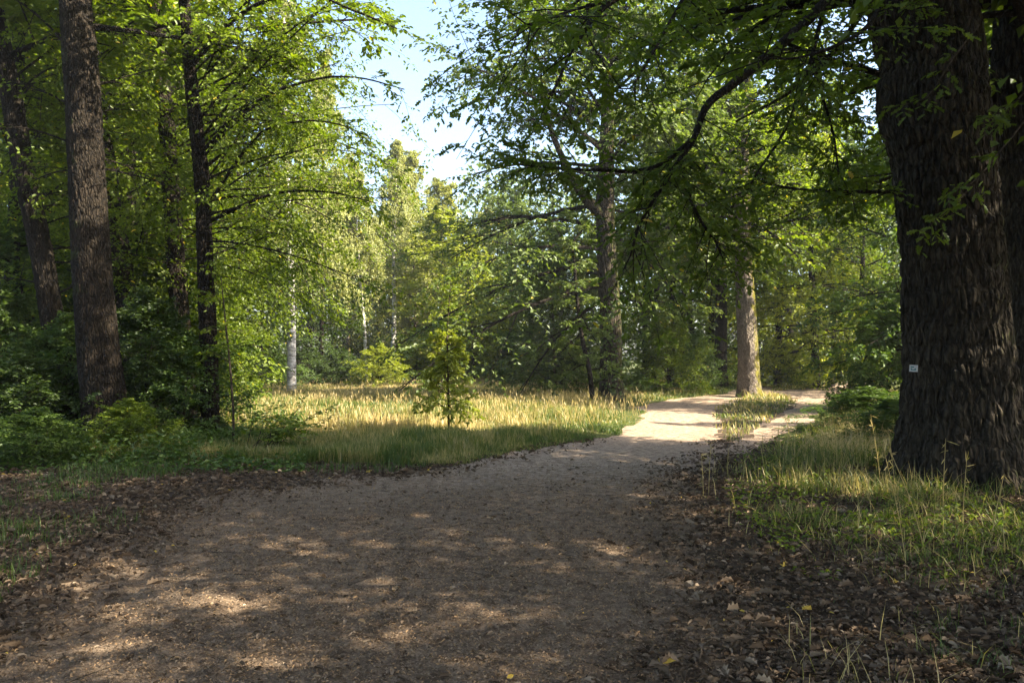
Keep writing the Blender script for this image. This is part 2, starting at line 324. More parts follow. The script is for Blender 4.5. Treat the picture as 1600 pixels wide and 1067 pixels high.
def leafmesh(P, D, N, L, W, tint, shape='rhomb', fold=.12, droop=.12):
    D = nrm(D); Sd = nrm(np.cross(D, N)); N = np.cross(Sd, D); n = len(P)
    L = L[:, None]; W = W[:, None]
    tip = P + D * L - N * (L * droop); 
    if shape == 'rhomb':
        a = P + D * L * .42 + Sd * W * .5 + N * (W * fold); c = P + D * L * .42 - Sd * W * .5 + N * (W * fold)
        V = np.stack([P, a, tip, c], 1).reshape(-1, 3); i = np.arange(n)[:, None] * 4
        Fc = np.concatenate([i + np.array([[0, 2, 1]]), i + np.array([[0, 3, 2]])], 1).reshape(-1, 3)
    elif shape == 'oval':
        pts = [P]
        for s in (1, -1):
            for u, w in ((.30, .42), (.68, .40)):
                pts.append(P + D * L * u + Sd * W * (w * s) + N * (W * fold) - N * (L * droop * u * u))
        V = np.stack([pts[0], pts[1], pts[2], tip, pts[4], pts[3]], 1).reshape(-1, 3); i = np.arange(n)[:, None] * 6
        Fc = np.concatenate([i + np.array([[0, 3, 2, 1]]), i + np.array([[0, 5, 4, 3]])], 1).reshape(-1, 4)
    else:  # lobed
        prof = [(.12, .10), (.30, .44), (.38, .20), (.58, .50), (.66, .22), (.86, .34)]
        Rr = [P + D * L * u + Sd * W * w + N * (W * w * fold * 2) for u, w in prof]; Ll = [P + D * L * u - Sd * W * w + N * (W * w * fold * 2) for u, w in prof]
        V = np.stack([P] + Rr + [tip] + Ll[::-1], 1).reshape(-1, 3); m = 14; i = np.arange(n)[:, None] * m
        Fc = np.concatenate([i + np.array([list(range(7, -1, -1))]), i + np.array([[0] + list(range(13, 6, -1))])], 1).reshape(-1, 8)
    return V, Fc, np.repeat(tint, 2)
def leaves_on(b, rng, n, size, aspect=.62, t0=.15, ang=(35, 70), tilt=.45, shape='rhomb', yellow=.006, tintf=None, hang=.15, cluster=0.0):
    N = len(b['L']); idx = np.repeat(np.arange(N), n); k = np.tile(np.arange(n), N)
    t = t0 + (1 - t0) * (k + rng.uniform(0, 1, N * n)) / n
    P = b['P'][idx] + b['L'][idx, None] * (b['D'][idx] * t[:, None] + b['B'][idx] * (t ** 2)[:, None])
    if cluster: P = P + rng.normal(0, cluster, P.shape)
    T = tangent(b, idx, t)
    ref = np.where(np.abs(T[:, 2:3]) > .93, np.array([1., .2, 0]), UP)
    Sd = nrm(np.cross(T, ref)); sg = np.where(k % 2 == 0, 1, -1)
    a = np.radians(rng.uniform(ang[0], ang[1], len(k)))
    D = T * np.cos(a)[:, None] + Sd * (sg * np.sin(a))[:, None]; D[:, 2] -= hang; D = D + rng.normal(0, .18, D.shape)
    Nn = UP + rng.normal(0, tilt, D.shape)
    L = size * rng.uniform(.65, 1.25, len(k)); W = L * aspect * rng.uniform(.85, 1.15, len(k))
    bt = rng.uniform(0, 1, N)[idx]
    tint = np.clip(.48 + (bt - .5) * .35 + rng.normal(0, .14, len(k)), 0, .94)
    if tintf is not None: tint = np.clip(tint + tintf(P), 0, .94)
    yl = rng.uniform(size=len(k)) < yellow; tint[yl] = 1.0
    return leafmesh(P, D, Nn, L, W, tint, shape)

def spline(pts, n):
    """Catmull-Rom through pts (k,4: xyz r)"""
    P = np.asarray(pts, float); P = np.vstack([2 * P[0] - P[1], P, 2 * P[-1] - P[-2]])
    u = np.linspace(0, len(P) - 3 - 1e-6, n); i = u.astype(int); f = (u - i)[:, None]
    a, b, c, d = P[i], P[i + 1], P[i + 2], P[i + 3]
    o = .5 * ((2 * b) + (-a + c) * f + (2 * a - 5 * b + 4 * c - d) * f ** 2 + (-a + 3 * b - 3 * c + d) * f ** 3)
    o[:, 3] = b[:, 3] * (1 - f[:, 0]) + c[:, 3] * f[:, 0]
    return o
def trunkmesh(pts, rings, sides, furrow=.03, fs=9.0, seed=0, flare=0.0, nroots=5, lump=.06, zs=.28):
    """a bark-displaced tapering trunk through (x,y,z,r) points, local coordinates"""
    C = spline(pts, rings); P = C[:, :3]; r = C[:, 3]
    T = nrm(np.gradient(P, axis=0)); A = nrm(np.cross(T, np.array([0., 1., 0.]))); Bn = np.cross(T, A)
    th = np.linspace(0, 2 * np.pi, sides, endpoint=False)
    TH = th[None].repeat(rings, 0); Z = np.concatenate([[0], np.cumsum(np.linalg.norm(np.diff(P, axis=0), axis=1))])[:, None].repeat(sides, 1)
    RR = r[:, None].repeat(sides, 1); cx, sx = np.cos(TH), np.sin(TH)
    if flare: RR = RR * (1 + flare * np.exp(-Z / (r[0] * .9)) * (1 + .45 * np.sin(nroots * TH + seed) + .2 * np.sin((nroots * 2 + 1) * TH)))
    RR = RR * (1 + lump * 2 * (fbm(cx * 1.2 + 5, sx * 1.2 + 5, Z / (r[0] * 3) + seed, seed) - .5))
    r0 = r[:, None]; k = fs * np.maximum(r0, r[0] * .4)
    wz = Z * fs * zs
    w = fbm(cx * k * .5 + 9, sx * k * .5 + 9, wz * .6, seed + 7, 2) * 1.6
    f = vn(cx * k + w + 20, sx * k + w + 20, wz, seed + 3)
    f2 = vn(cx * k * 2.3 + w, sx * k * 2.3 + w, wz * 2.0, seed + 4)
    rid = np.clip(1 - np.abs(2 * f - 1) / .42, 0, 1) ** .7 * (.55 + .45 * f2)
    RR = RR - furrow * (rid * .95 + f2 * .4) * np.clip(r0 / r[0] + .2, 0, 1)
    V = P[:, None] + RR[..., None] * (A[:, None] * cx[..., None] + Bn[:, None] * sx[..., None])
    ii = np.arange(rings * sides).reshape(rings, sides); jj = np.roll(ii, -1, 1)
    Fc = np.stack([ii[:-1], jj[:-1], jj[1:], ii[1:]], -1).reshape(-1, 4)
    return V.reshape(-1, 3), Fc, None
def polytube(pts, rings=24, sides=7, rough=.06, seed=1):
    C = spline(pts, rings); P = C[:, :3]; r = C[:, 3]
    T = nrm(np.gradient(P, axis=0)); ref = np.array([.13, .2, .97]); A = nrm(np.cross(T, ref)); Bn = np.cross(T, A)
    th = np.linspace(0, 2 * np.pi, sides, endpoint=False)
    rr = r[:, None] * (1 + rough * (vn(th[None] * 2 + np.zeros((rings, 1)), np.arange(rings)[:, None] * .8 + np.zeros((1, sides)), 0, seed) - .5) * 2)
    V = P[:, None] + rr[..., None] * (A[:, None] * np.cos(th)[None, :, None] + Bn[:, None] * np.sin(th)[None, :, None])
    ii = np.arange(rings * sides).reshape(rings, sides); jj = np.roll(ii, -1, 1)
    return V.reshape(-1, 3), np.stack([ii[:-1], jj[:-1], jj[1:], ii[1:]], -1).reshape(-1, 4), None
def segs_of(pts, n):
    """turn a polyline limb into short straight branches that carry twigs"""
    C = spline(pts, n + 1); P = C[:-1, :3]; d = C[1:, :3] - P; L = np.linalg.norm(d, axis=1)
    return dict(P=P, D=nrm(d), L=L, B=np.zeros_like(P), R=C[:-1, 3])
def cat(*bs): return {k: np.concatenate([b[k] for b in bs]) for k in bs[0]}

def limbs(rng, trunk, z0, z1, n, length, elev, az=None, droop=.18, r=.05, lvar=.2, skip=None, wig=.08):
    """n limbs off the trunk between heights z0 and z1; length(f), elev(f) with f = 0 bottom .. 1 top"""
    C = spline(trunk, 60); z = z0 + (z1 - z0) * (np.arange(n) + rng.uniform(0, 1, n)) / n
    P = np.stack([np.interp(z, C[:, 2], C[:, i]) for i in range(3)], 1); P[:, 2] = z
    tr = np.interp(z, C[:, 2], C[:, 3])
    a = np.arange(n) * 2.39996 + rng.uniform(-.4, .4, n) if az is None else az(n)
    f = (z - z0) / (z1 - z0); el = np.radians(np.array([elev(v) for v in f]) + rng.normal(0, 11, n))
    D = np.stack([np.cos(a) * np.cos(el), np.sin(a) * np.cos(el), np.sin(el)], 1)
    L = np.array([length(v, aa) for v, aa in zip(f, a)]) * rng.uniform(1 - lvar, 1 + lvar, n)
    B = rng.normal(0, wig, (n, 3)); B[:, 2] -= droop
    o = dict(P=P, D=D, L=L, B=B, R=np.minimum(tr * .5, r * (L / L.max()) ** .8 + .008))
    if skip is not None:
        kk = ~skip(P, D); o = {k: v[kk] for k, v in o.items()}
    return o
def crown_from(rng, lb, ns, nt_, nl, leaf, sec=dict(), ter=dict(), lv=dict(), wood=True):
    s = kids(lb, rng, ns, **{**dict(t0=.18, lf=.5, flat=.35, droop=.12), **sec})
    t = kids(s, rng, nt_, **{**dict(t0=.12, lf=.5, flat=.4, droop=.15), **ter})
    tips = cat(t, {k: v[:0] for k, v in t.items()})
    lf = leaves_on(tips, rng, nl, leaf, **lv)
    lf2 = leaves_on(s, rng, max(2, nl // 2), leaf, **{**lv, 't0': .5})
    w = [tubes(lb, 8, 6), tubes(s, 4, 4)] + ([tubes(t, 2, 3)] if wood else [])
    return w, [lf, lf2]
# ------------------------------------------------------------------ the two big oaks on the right
def pxline(pts):
    """(px, py, depth, half-width px) -> (x, y, z, r)"""
    return [tuple(at(a, b, Y)) + (h / F * Y,) for a, b, Y, h in pts]
def loc(pts, o): return [(x - o[0], y - o[1], z - o[2], r) for x, y, z, r in pts]
def shift(b, o): b = dict(b); b['P'] = b['P'] - np.array(o); return b

rng = np.random.default_rng(4)
ox, oy = gx(1500, 10.4), 10.4
oak = tree_empty('oak_tree', ox, oy, 'huge old oak with furrowed dark trunk and small white tag, filling the right')
O = np.array(oak.location)
tr = [(ox, oy, -.25, .86)] + pxline([(1501, 742, 10.4, 88), (1501, 690, 10.4, 83), (1498, 600, 10.4, 79), (1491, 450, 10.4, 76), (1482, 350, 10.4, 74), (1470, 240, 10.4, 75), (1455, 160, 10.4, 83), (1455, 100, 10.4, 77), (1440, 20, 10.4, 81), (1436, -60, 10.4, 86)]) + [(5.5, 10.6, 8.6, .42), (5.9, 10.4, 10.4, .24), (6.2, 10.2, 12.4, .08)]
trl = loc(tr, O)
build('trunk', [trunkmesh(trl, 760, 560, .060, 15, 3, flare=.30, nroots=6, lump=.07)], B_OAK, oak, True)
SP = [  # visible limbs, pixel-traced, at depths between the trunk and the camera
    [(1400, -110, 10.2, 13), (1300, -5, 9.7, 9), (1230, 62, 9.3, 8), (1150, 128, 9.0, 7), (1105, 165, 8.8, 6), (1085, 215, 8.7, 5), (1062, 250, 8.6, 4), (1030, 300, 8.4, 3.4), (1000, 350, 8.3, 2.4), (985, 400, 8.3, 1.4)],
    [(1085, 216, 8.7, 4), (1020, 262, 8.5, 3.2), (930, 266, 8.2, 2.6), (870, 262, 8.0, 2), (815, 258, 7.9, 1)],
    [(1064, 250, 8.6, 3.6), (1075, 300, 8.6, 3), (1095, 345, 8.7, 2.4), (1115, 372, 8.8, 2), (1130, 405, 8.8, 1)],
    [(1290, 5, 9.7, 4), (1262, 110, 9.4, 3), (1228, 200, 9.2, 2.5), (1185, 268, 9.0, 1.8), (1160, 310, 9, 1)],
    [(1268, 88, 9.4, 2.6), (1285, 150, 9.6, 2.2), (1303, 215, 9.6, 1.8), (1312, 290, 9.6, 1)],
    [(1420, -260, 10.4, 12), (1250, -120, 9.5, 9), (1100, -60, 8.6, 7), (960, 0, 7.8, 5), (900, 70, 7.4, 3), (862, 150, 7.2, 1.5)],
    [(960, 0, 7.8, 3), (900, 15, 7.4, 2.4), (850, 32, 7.0, 1.8), (810, 42, 6.9, 1)],
    [(1100, -60, 8.6, 4), (1050, 30, 8.2, 3), (1010, 100, 8, 2.4), (985, 140, 8, 1)],
    [(1395, -60, 10.2, 6), (1370, 20, 9.2, 4), (1330, 60, 8.4, 3), (1250, 90, 7.8, 2), (1180, 90, 7.4, 1)],
    [(1380, -150, 10.9, 8), (1250, -40, 12, 6), (1130, 20, 13, 4), (1000, 75, 14, 2)],
    [(1390, -60, 11, 6), (1320, 60, 12.3, 4), (1240, 140, 13.3, 3), (1150, 190, 14.3, 1.5)],
    [(1400, -220, 10.6, 8), (1200, -150, 12, 6), (1020, -60, 13.5, 4), (920, -10, 14.3, 3), (860, 40, 15, 1)],
    [(1400, 300, 10.2, 3), (1330, 300, 10.0, 2.6), (1250, 296, 9.8, 2), (1190, 285, 9.6, 1)],
]
wood, leaf = [], []
for i, pl in enumerate(SP):
    P = loc(pxline(pl), O); wood.append(polytube(P, 40, 9, .09, i))
    b = segs_of(P, max(4, len(pl) * 2)); b['L'] = b['L'] * 1.0
    s0 = dict(b); s0 = {k: v[(9 if i == 0 else 2 if i == 5 else 0):] for k, v in s0.items()}
    n = len(s0['L'])
    # side sprays with a set reach, whatever the piece they grow from
    s = kids(s0, rng, 2, t0=0, lf=1, flat=.6, droop=.16, tipfac=1); s['L'] = rng.uniform(.55, 1.25, len(s['L'])) * (1.0 if i not in (1, 2, 3, 4, 12) else .62)
    s['R'] = np.full(len(s['L']), .008)
    t = kids(s, rng, 6, t0=.1, lf=.5, flat=.5, droop=.15, tipfac=.6)
    wood += [tubes(s, 4, 4), tubes(t, 2, 3)]
    leaf += [leaves_on(t, rng, 7, .088, .55, shape='lobed', tilt=.42, yellow=.004), leaves_on(s, rng, 4, .105, .55, shape='lobed')]
lm = build('limb', wood, B_DARK, oak, True); build('foliage', leaf, G_OAK, lm)
def oaklen(v, a): return 6.6 * (1 - .45 * v) * (1 - .62 * max(0, math.sin(a)) ** 1.0) * (1 + .25 * max(0, math.cos(a)))
lb = limbs(rng, trl, 6.4, 10.6, 26, oaklen, lambda v: 4 + 26 * v, droop=.05, r=.16)
w, l = crown_from(rng, lb, 10, 7, 10, .17, lv=dict(shape='rhomb', tilt=.45, aspect=.66, yellow=.002))
build('crown', w[:2] + l, G_OAK, oak).data.materials.append(B_DARK)
cr = oak.children[-1].data; nw = sum(len(x[1]) for x in w[:2]); mi = np.zeros(len(cr.polygons), np.int32); mi[:nw] = 1; cr.polygons.foreach_set('material_index', mi)
# low sprigs in front of and beside the trunk
wood, leaf = [], []
for pl in [[(1530, 40, 9.2, 1.6), (1490, 90, 8.9, 1.4), (1450, 150, 8.7, .8), (1405, 165, 8.6, .5)], [(1600, 190, 9.0, 1.8), (1560, 240, 8.8, 1.4), (1520, 285, 8.7, 1), (1480, 300, 8.7, .5)],
           [(1520, 290, 8.8, 1), (1480, 330, 8.7, .8), (1440, 362, 8.7, .5)], [(1620, 120, 9, 1.4), (1580, 165, 9, 1), (1530, 190, 9, .5)]]:
    P = loc(pxline(pl), O); wood.append(polytube(P, 16, 5)); b = segs_of(P, 7)
    b = {k: v[2:] for k, v in b.items()}
    s = kids(b, rng, 2, t0=0, lf=1, flat=.6, droop=.2); s['L'] = rng.uniform(.12, .34, len(s['L'])); s['R'] = np.full(len(s['L']), .003)
    wood.append(tubes(s, 2, 3)); leaf.append(leaves_on(s, rng, 5, .12, .5, shape='lobed', tilt=.45))
sp = build('twig', wood, B_TWIG, oak, True); build('foliage', leaf, G_OAK, sp)

o2 = tree_empty('oak_tree', gx(1672, 12.2), 12.2, 'second oak in deep shade behind the huge tagged oak, cut off by the right edge'); O = np.array(o2.location)
tr = [(gx(1672, 12.2), 12.2, -.2, .80)] + pxline([(1672, 700, 12.2, 78), (1668, 560, 12.2, 74), (1655, 400, 12.2, 74), (1640, 250, 12.2, 74), (1633, 130, 12.2, 76), (1628, 0, 12.2, 66)]) + [(8.4, 12.3, 9, .3), (8.9, 12.3, 12.5, .08)]
trl = loc(tr, O)
build('trunk', [trunkmesh(trl, 500, 360, .055, 13.5, 8, flare=.15, nroots=5)], B_OAK, o2, True)
def o2len(v, a): return 6.8 * (1 - .5 * v) * (1 - .62 * max(0, math.sin(a - .3)))
lb = limbs(rng, trl, 4.6, 10.6, 30, o2len, lambda v: 4 + 28 * v, droop=.08, r=.15)
w, l = crown_from(rng, lb, 10, 7, 11, .14, lv=dict(tilt=.45, aspect=.66, yellow=.002))
def crown_obj(w, l, leafm, woodm, parent, name='crown'):
    o = build(name, w + l, leafm, parent); o.data.materials.append(woodm)
    nw = sum(len(x[1]) for x in w); mi = np.zeros(len(o.data.polygons), np.int32); mi[:nw] = 1; o.data.polygons.foreach_set('material_index', mi); return o
crown_obj(w[:2], l, G_OAK, B_DARK, o2)
# the tag nailed to the oak
tg = at(1431, 575.5, 9.8); 
def tag_plate(k=.72):
    t = empty('trail_marker', tuple(tg + np.array([.0, .055, 0])), 'small white square trail marker with a blue green emblem nailed to the oak bark', 'sign')
    t.rotation_euler = (0, R(3), R(-38)); t.scale = (k, k, k)
    def box(x0, x1, z0, z1, y0, y1):
        V = np.array([(x, y, z) for x in (x0, x1) for y in (y0, y1) for z in (z0, z1)], float)
        return V, np.array([(0, 1, 3, 2), (4, 6, 7, 5), (0, 4, 5, 1), (2, 3, 7, 6), (0, 2, 6, 4), (1, 5, 7, 3)]), None
    def pm(n, c):
        m, nn, out = newmat(n); p = nn.nodes.new('ShaderNodeBsdfPrincipled'); p.inputs['Base Color'].default_value = (*c, 1); p.inputs['Roughness'].default_value = .45; nn.links.new(p.outputs[0], out.inputs[0]); return m
    build('plate', [box(-.066, .066, -.058, .058, -.003, .003)], pm('marker_white', (.45, .44, .44)), t)
    e = [box(-.044, .008, .012, .034, -.0055, -.003), box(-.040, .040, -.034, -.018, -.0055, -.003), box(-.044, -.02, -.018, .0, -.0055, -.003)]
    a = np.array([(.002, -.005, -.018), (.040, -.005, -.018), (.040, -.005, .008), (.02, -.005, -.004)]); 
    build('emblem', e + [(a, np.array([(0, 1, 2, 3)]), None)], pm('marker_emblem', (.05, .16, .17)), t)
    s = [box(-.062, -.056, .046, .052, -.006, -.003), box(.056, .062, -.052, -.046, -.006, -.003)]
    nm = pm('marker_nail', (.25, .24, .22))
    for q_ in s: build('nail', [q_], nm, t)
tag_plate()

# ------------------------------------------------------------------ the dark trunks at the edge of the wood on the left
def left_tree(name, base, pts, label, rings, sides, seed, matr, zl, nl, reach, hi=12.0, leafm=None, furrow=.022, azc=(.6, 1.2), lsize=.088, group='trees at the edge of the wood', traced=None):
    rg = np.random.default_rng(seed); bx, by = gx(base[0], base[1]), base[1]
    t = tree_empty(name, bx, by, label, group=group); O = np.array(t.location)
    P = [(bx, by, -.2, pts[0][3] / F * by * 1.12)] + pxline(pts); last = P[-1]; d = np.array(P[-1][:3]) - np.array(P[-3][:3]); d = d / d[2]
    P += [tuple(np.array(last[:3]) + d * (hi - last[2]) * .5) + (last[3] * .6,), tuple(np.array(last[:3]) + d * (hi - last[2])) + (.03,)]
    trl = loc(P, O)
    build('trunk', [trunkmesh(trl, rings, sides, furrow, 20, seed, flare=.12, nroots=4)], matr, t, True)
    c, sp = azc
    lo = limbs(rg, trl, zl, 7.2, int(nl * 1.25), lambda v, a: reach * (.85 + .3 * v), lambda v: 12 + 32 * v, az=lambda n: rg.uniform(c - sp, c + sp, n), droop=.24, r=.019, wig=.20, lvar=.4)
    w, l = crown_from(rg, lo, 10, 6, 9, lsize, sec=dict(lf=.45, flat=.7, droop=.3), ter=dict(flat=.7, droop=.3), lv=dict(shape='oval', tilt=.55, cluster=.04, aspect=.56, yellow=.006))
    up = limbs(rg, trl, 7.2, hi - .3, 14, lambda v, a: 3.4 * (1 - .55 * v), lambda v: 15 + 45 * v, droop=.08, r=.05)
    w2, l2 = crown_from(rg, up, 8, 6, 8, .17, lv=dict(tilt=.4))
    crown_obj(w + w2[:2], l + l2, leafm or G_MAPLE, B_DARK, t)
    if traced:
        for i, pl in enumerate(traced):
            Q = loc(pxline(pl), O); b = segs_of(Q, 9); b = {k: v[2:] for k, v in b.items()}
            s1 = kids(b, rg, 2, t0=0, lf=1, flat=.6, droop=.18, tipfac=1); s1['L'] = rg.uniform(.3, .75, len(s1['L'])); s1['R'] = np.full(len(s1['L']), .005)
            t1 = kids(s1, rg, 5, t0=.1, lf=.5, flat=.6, droop=.15)
            lm = build('limb', [polytube(Q, 30, 7, .1, i), tubes(s1, 4, 3), tubes(t1, 2, 3)], B_DARK, t, True)
            build('foliage', [leaves_on(t1, rg, 6, .085, .52, shape='oval', tilt=.5), leaves_on(s1, rg, 3, .085, .52, shape='oval')], G_MAPLE, lm)
    return t
left_tree('beech_tree', (170, 13.6), [(170, 690, 13.6, 38), (160, 600, 13.6, 33), (148, 480, 13.6, 30), (140, 350, 13.6, 28), (133, 220, 13.6, 27), (126, 110, 13.6, 26), (117, -10, 13.6, 24)],
          'tree with the thickest brown ridged trunk in the dark clump on the left', 420, 190, 21, B_BROWN, 4.6, 12, 3.0, azc=(2.0, 1.3))
left_tree('beech_tree', (112, 15), [(112, 680, 15, 20), (104, 620, 15, 19), (82, 500, 15, 18), (62, 380, 15, 17), (38, 270, 15, 16), (14, 130, 15, 16), (-4, 40, 15, 14), (-14, -40, 15, 13)],
          'tree with dark trunk curving up to the left edge, leaning away from the thickest one', 240, 90, 22, B_DARK, 2.4, 14, 2.4, hi=11, azc=(1.7, 1.3))
left_tree('beech_tree', (222, 17.5), [(222, 660, 17.5, 19), (208, 540, 17.5, 17), (190, 410, 17.5, 16), (172, 290, 17.5, 15), (150, 150, 17.5, 13), (135, 0, 17.5, 12)],
          'slanting trunk just behind the thickest brown trunk, half covered by leaves', 240, 90, 23, B_DARK, 2.6, 14, 2.8, hi=12)
left_tree('beech_tree', (292, 17.3), [(292, 660, 17.3, 17), (287, 560, 17.3, 15), (277, 440, 17.3, 14.5), (270, 330, 17.3, 14), (262, 210, 17.3, 13.5), (252, 110, 17.3, 13), (244, 10, 17.3, 11)],
          'slim straight brown trunk second from the meadow in the left clump', 240, 90, 24, B_BROWN, 3.2, 18, 3.3, hi=12, azc=(.85, .95))
left_tree('beech_tree', (328, 14.6), [(328, 700, 14.6, 16), (328, 620, 14.6, 14.5), (325, 520, 14.6, 14), (320, 400, 14.6, 13), (316, 290, 14.6, 12.5), (306, 200, 14.6, 11.5), (296, 100, 14.6, 10), (288, 0, 14.6, 9)],
          'slim dark trunk nearest the meadow, its branches reaching right over the grass', 260, 90, 25, B_BROWN, 3.3, 26, 2.95, hi=12, azc=(.25, .95), lsize=.08, traced=[[(300, 100, 14.5, 4), (380, 20, 14, 3.2), (470, -10, 13.6, 2.4), (560, 20, 13.2, 1.8), (620, 45, 13, 1)], [(312, 240, 14.5, 3.4), (400, 160, 14, 2.6), (490, 125, 13.6, 1.9), (560, 122, 13.4, 1.4), (632, 140, 13.2, .8)], [(318, 330, 14.5, 3), (400, 215, 14.2, 2.4), (470, 190, 13.9, 1.7), (530, 195, 13.7, 1.2), (578, 215, 13.6, .7)], [(320, 350, 14.5, 3), (420, 305, 14.2, 2.3), (510, 300, 13.9, 1.6), (590, 318, 13.7, .8)]])
left_tree('hornbeam_tree', (20, 18), [(20, 670, 18, 12), (15, 500, 18, 11), (25, 300, 18, 10), (30, 0, 18, 9)],
          'thin dark stem at the left edge behind the curving trunk, wrapped in leaves', 160, 50, 26, B_DARK, 1.2, 22, 2.8, hi=12)

# ------------------------------------------------------------------ tree kinds for the middle and far distance, each built once
def kind_tree(name, seed, h, r0, zc, n, reach, elev, leaf, leafm, barkm, label, ns=9, nt_=6, nl=8, droop=.15, sec={}, ter={}, lv={}, cat_='tree', lean=.3, limbr=.06, rings=60, sides=20, furrow=.02):
    rg = np.random.default_rng(seed); t = empty(name, (0, 0, 0), label, cat_)
    a, b = rg.normal(0, lean, 2)
    P = [(0, 0, -.3, r0 * 1.25), (0, 0, .25, r0 * 1.05), (a * .3, b * .3, h * .25, r0 * .9), (a * .8, b * .5, h * .5, r0 * .68), (a, b, h * .75, r0 * .4), (a * .9, b * 1.1, h, .015)]
    build('trunk', [trunkmesh(P, rings, sides, furrow, 9, seed, flare=.15)], barkm, t, True)
    lb = limbs(rg, P, zc, h * .99, n, reach, elev, droop=droop, r=limbr)
    w, l = crown_from(rg, lb, ns, nt_, nl, leaf, sec={**dict(flat=.9), **sec}, ter={**dict(flat=1.0), **ter}, lv={**lv, 'tilt': lv.get('tilt', .5) + .15}, wood=False)
    crown_obj(w, l, leafm, barkm if leafm is not G_BIRCH else B_TWIG, t)
    return t
def dome(r, lo=.55): return lambda v, a: r * (lo + (1 - lo) * math.sin(math.pi * min(1, v * .75 + .22))) * (1 - .62 * v ** 3)
FAR = []   # (px, depth, kind, scale xyz, turn, label, materials)
K = {}
K['broad'] = kind_tree('broadleaf_tree', 31, 17, .28, 1.6, 46, dome(4.6), lambda v: 0 + 50 * v, .20, G_WOOD, B_DARK, 'x', ns=9, nt_=6, nl=9, lv=dict(tilt=.5, cluster=.06))
K['broad2'] = kind_tree('broadleaf_tree', 32, 14, .22, 1.0, 46, dome(3.8, .7), lambda v: -5 + 55 * v, .17, G_MAPLE, B_DARK, 'x', ns=9, nt_=6, nl=9, lv=dict(tilt=.45, cluster=.05))
K['birch'] = kind_tree('birch_tree', 33, 18, .16, 4.0, 44, lambda v, a: 2.7 * (1 - .8 * v ** 1.6), lambda v: 38 + 25 * v, .115, G_BIRCH, B_GREY, 'x', ns=9, nt_=6, nl=11, droop=.35, sec=dict(droop=.45, flat=1.0, lf=.55), ter=dict(droop=.9, flat=1.2, lf=.7, ang=(30, 60)), lv=dict(tilt=.8, hang=.8, aspect=.7, cluster=.05), lean=.25, limbr=.03)
K['young'] = kind_tree('young_tree', 34, 8.5, .07, .5, 44, dome(2.2, .8), lambda v: 5 + 55 * v, .125, G_LIME, B_TWIG, 'x', ns=8, nt_=6, nl=9, lv=dict(tilt=.5, cluster=.04), limbr=.02)
K['shrub'] = kind_tree('shrub', 35, 2.7, .03, .05, 40, dome(1.55, .95), lambda v: 12 + 60 * v, .085, G_BUSH, B_TWIG, 'x', ns=8, nt_=6, nl=8, lv=dict(tilt=.6, cluster=.03), cat_='shrub', limbr=.012, lean=.1, furrow=.004)
K['tall'] = kind_tree('oak_tree', 36, 14.5, .34, 5.2, 40, dome(5.6, .8), lambda v: 4 + 50 * v, .17, G_OAK, B_DARK, 'x', ns=10, nt_=7, nl=8, lv=dict(tilt=.5, cluster=.05), limbr=.1)  # oak kind for the unseen trees added to shade the near path
USED = set()
def place(k, px, Y, sc, label, mat=None, rz=None, group=None, catg=None, x=None, rnd=random.Random(5)):
    src = K[k]; X = gx(px, Y) if x is None else x
    z = float(zg(np.array([X]), np.array([Y]))[0]) - .03; rz = rnd.uniform(0, 6.28) if rz is None else rz
    if not hasattr(sc, '__len__'): sc = (sc, sc, sc)
    if k in USED: o = copy_thing(src, (X, Y, z), rz, sc, label, catg, group)
    else:
        USED.add(k); o = src; o.location = (X, Y, z); o.rotation_euler = (0, 0, rz); o.scale = sc; tag(o, label, catg, group)
    if mat:
        for c in o.children:
            if c.name.startswith('crown'):
                c.material_slots[0].link = 'OBJECT'; c.material_slots[0].material = mat
    return o
# ------------------------------------------------------------------ the two grown trees and the young ones beyond the path
def mid_tree(name, px, Y, pts, label, rings, sides, seed, matr, zl, h, nl, lenf, elev, leafm, leaf, furrow=.03, az=None, group=None, extra=None, droop=.2, ns=11, nt_=7, nle=9, sec={}, ter={}, lv={}, limbr=.09, skip=None):
    rg = np.random.default_rng(seed); bx, by = gx(px, Y), Y
    t = tree_empty(name, bx, by, label, group=group); O = np.array(t.location)
    P = [(bx, by, -.25, pts[0][3] / F * by * 1.12)] + pxline(pts); last = P[-1]
    P += [(last[0] + .3, last[1], (last[2] + h) / 2, last[3] * .6), (last[0], last[1], h, .02)]
    trl = loc(P, O)
    tp = [trunkmesh(trl, rings, sides, furrow, 9, seed, flare=.28, nroots=5)]
    for e in extra or []: tp.append(polytube(loc(pxline(e), O), 50, 14, .12, seed))
    build('trunk', tp, matr, t, True)
    lb = limbs(rg, trl, zl, h * .98, nl, lenf, elev, az=az, droop=droop, r=limbr, skip=skip)
    w, l = crown_from(rg, lb, ns, nt_, nle, leaf, sec=sec, ter=ter, lv=lv)
    crown_obj(w[:2], l, leafm, B_DARK, t)
    return t
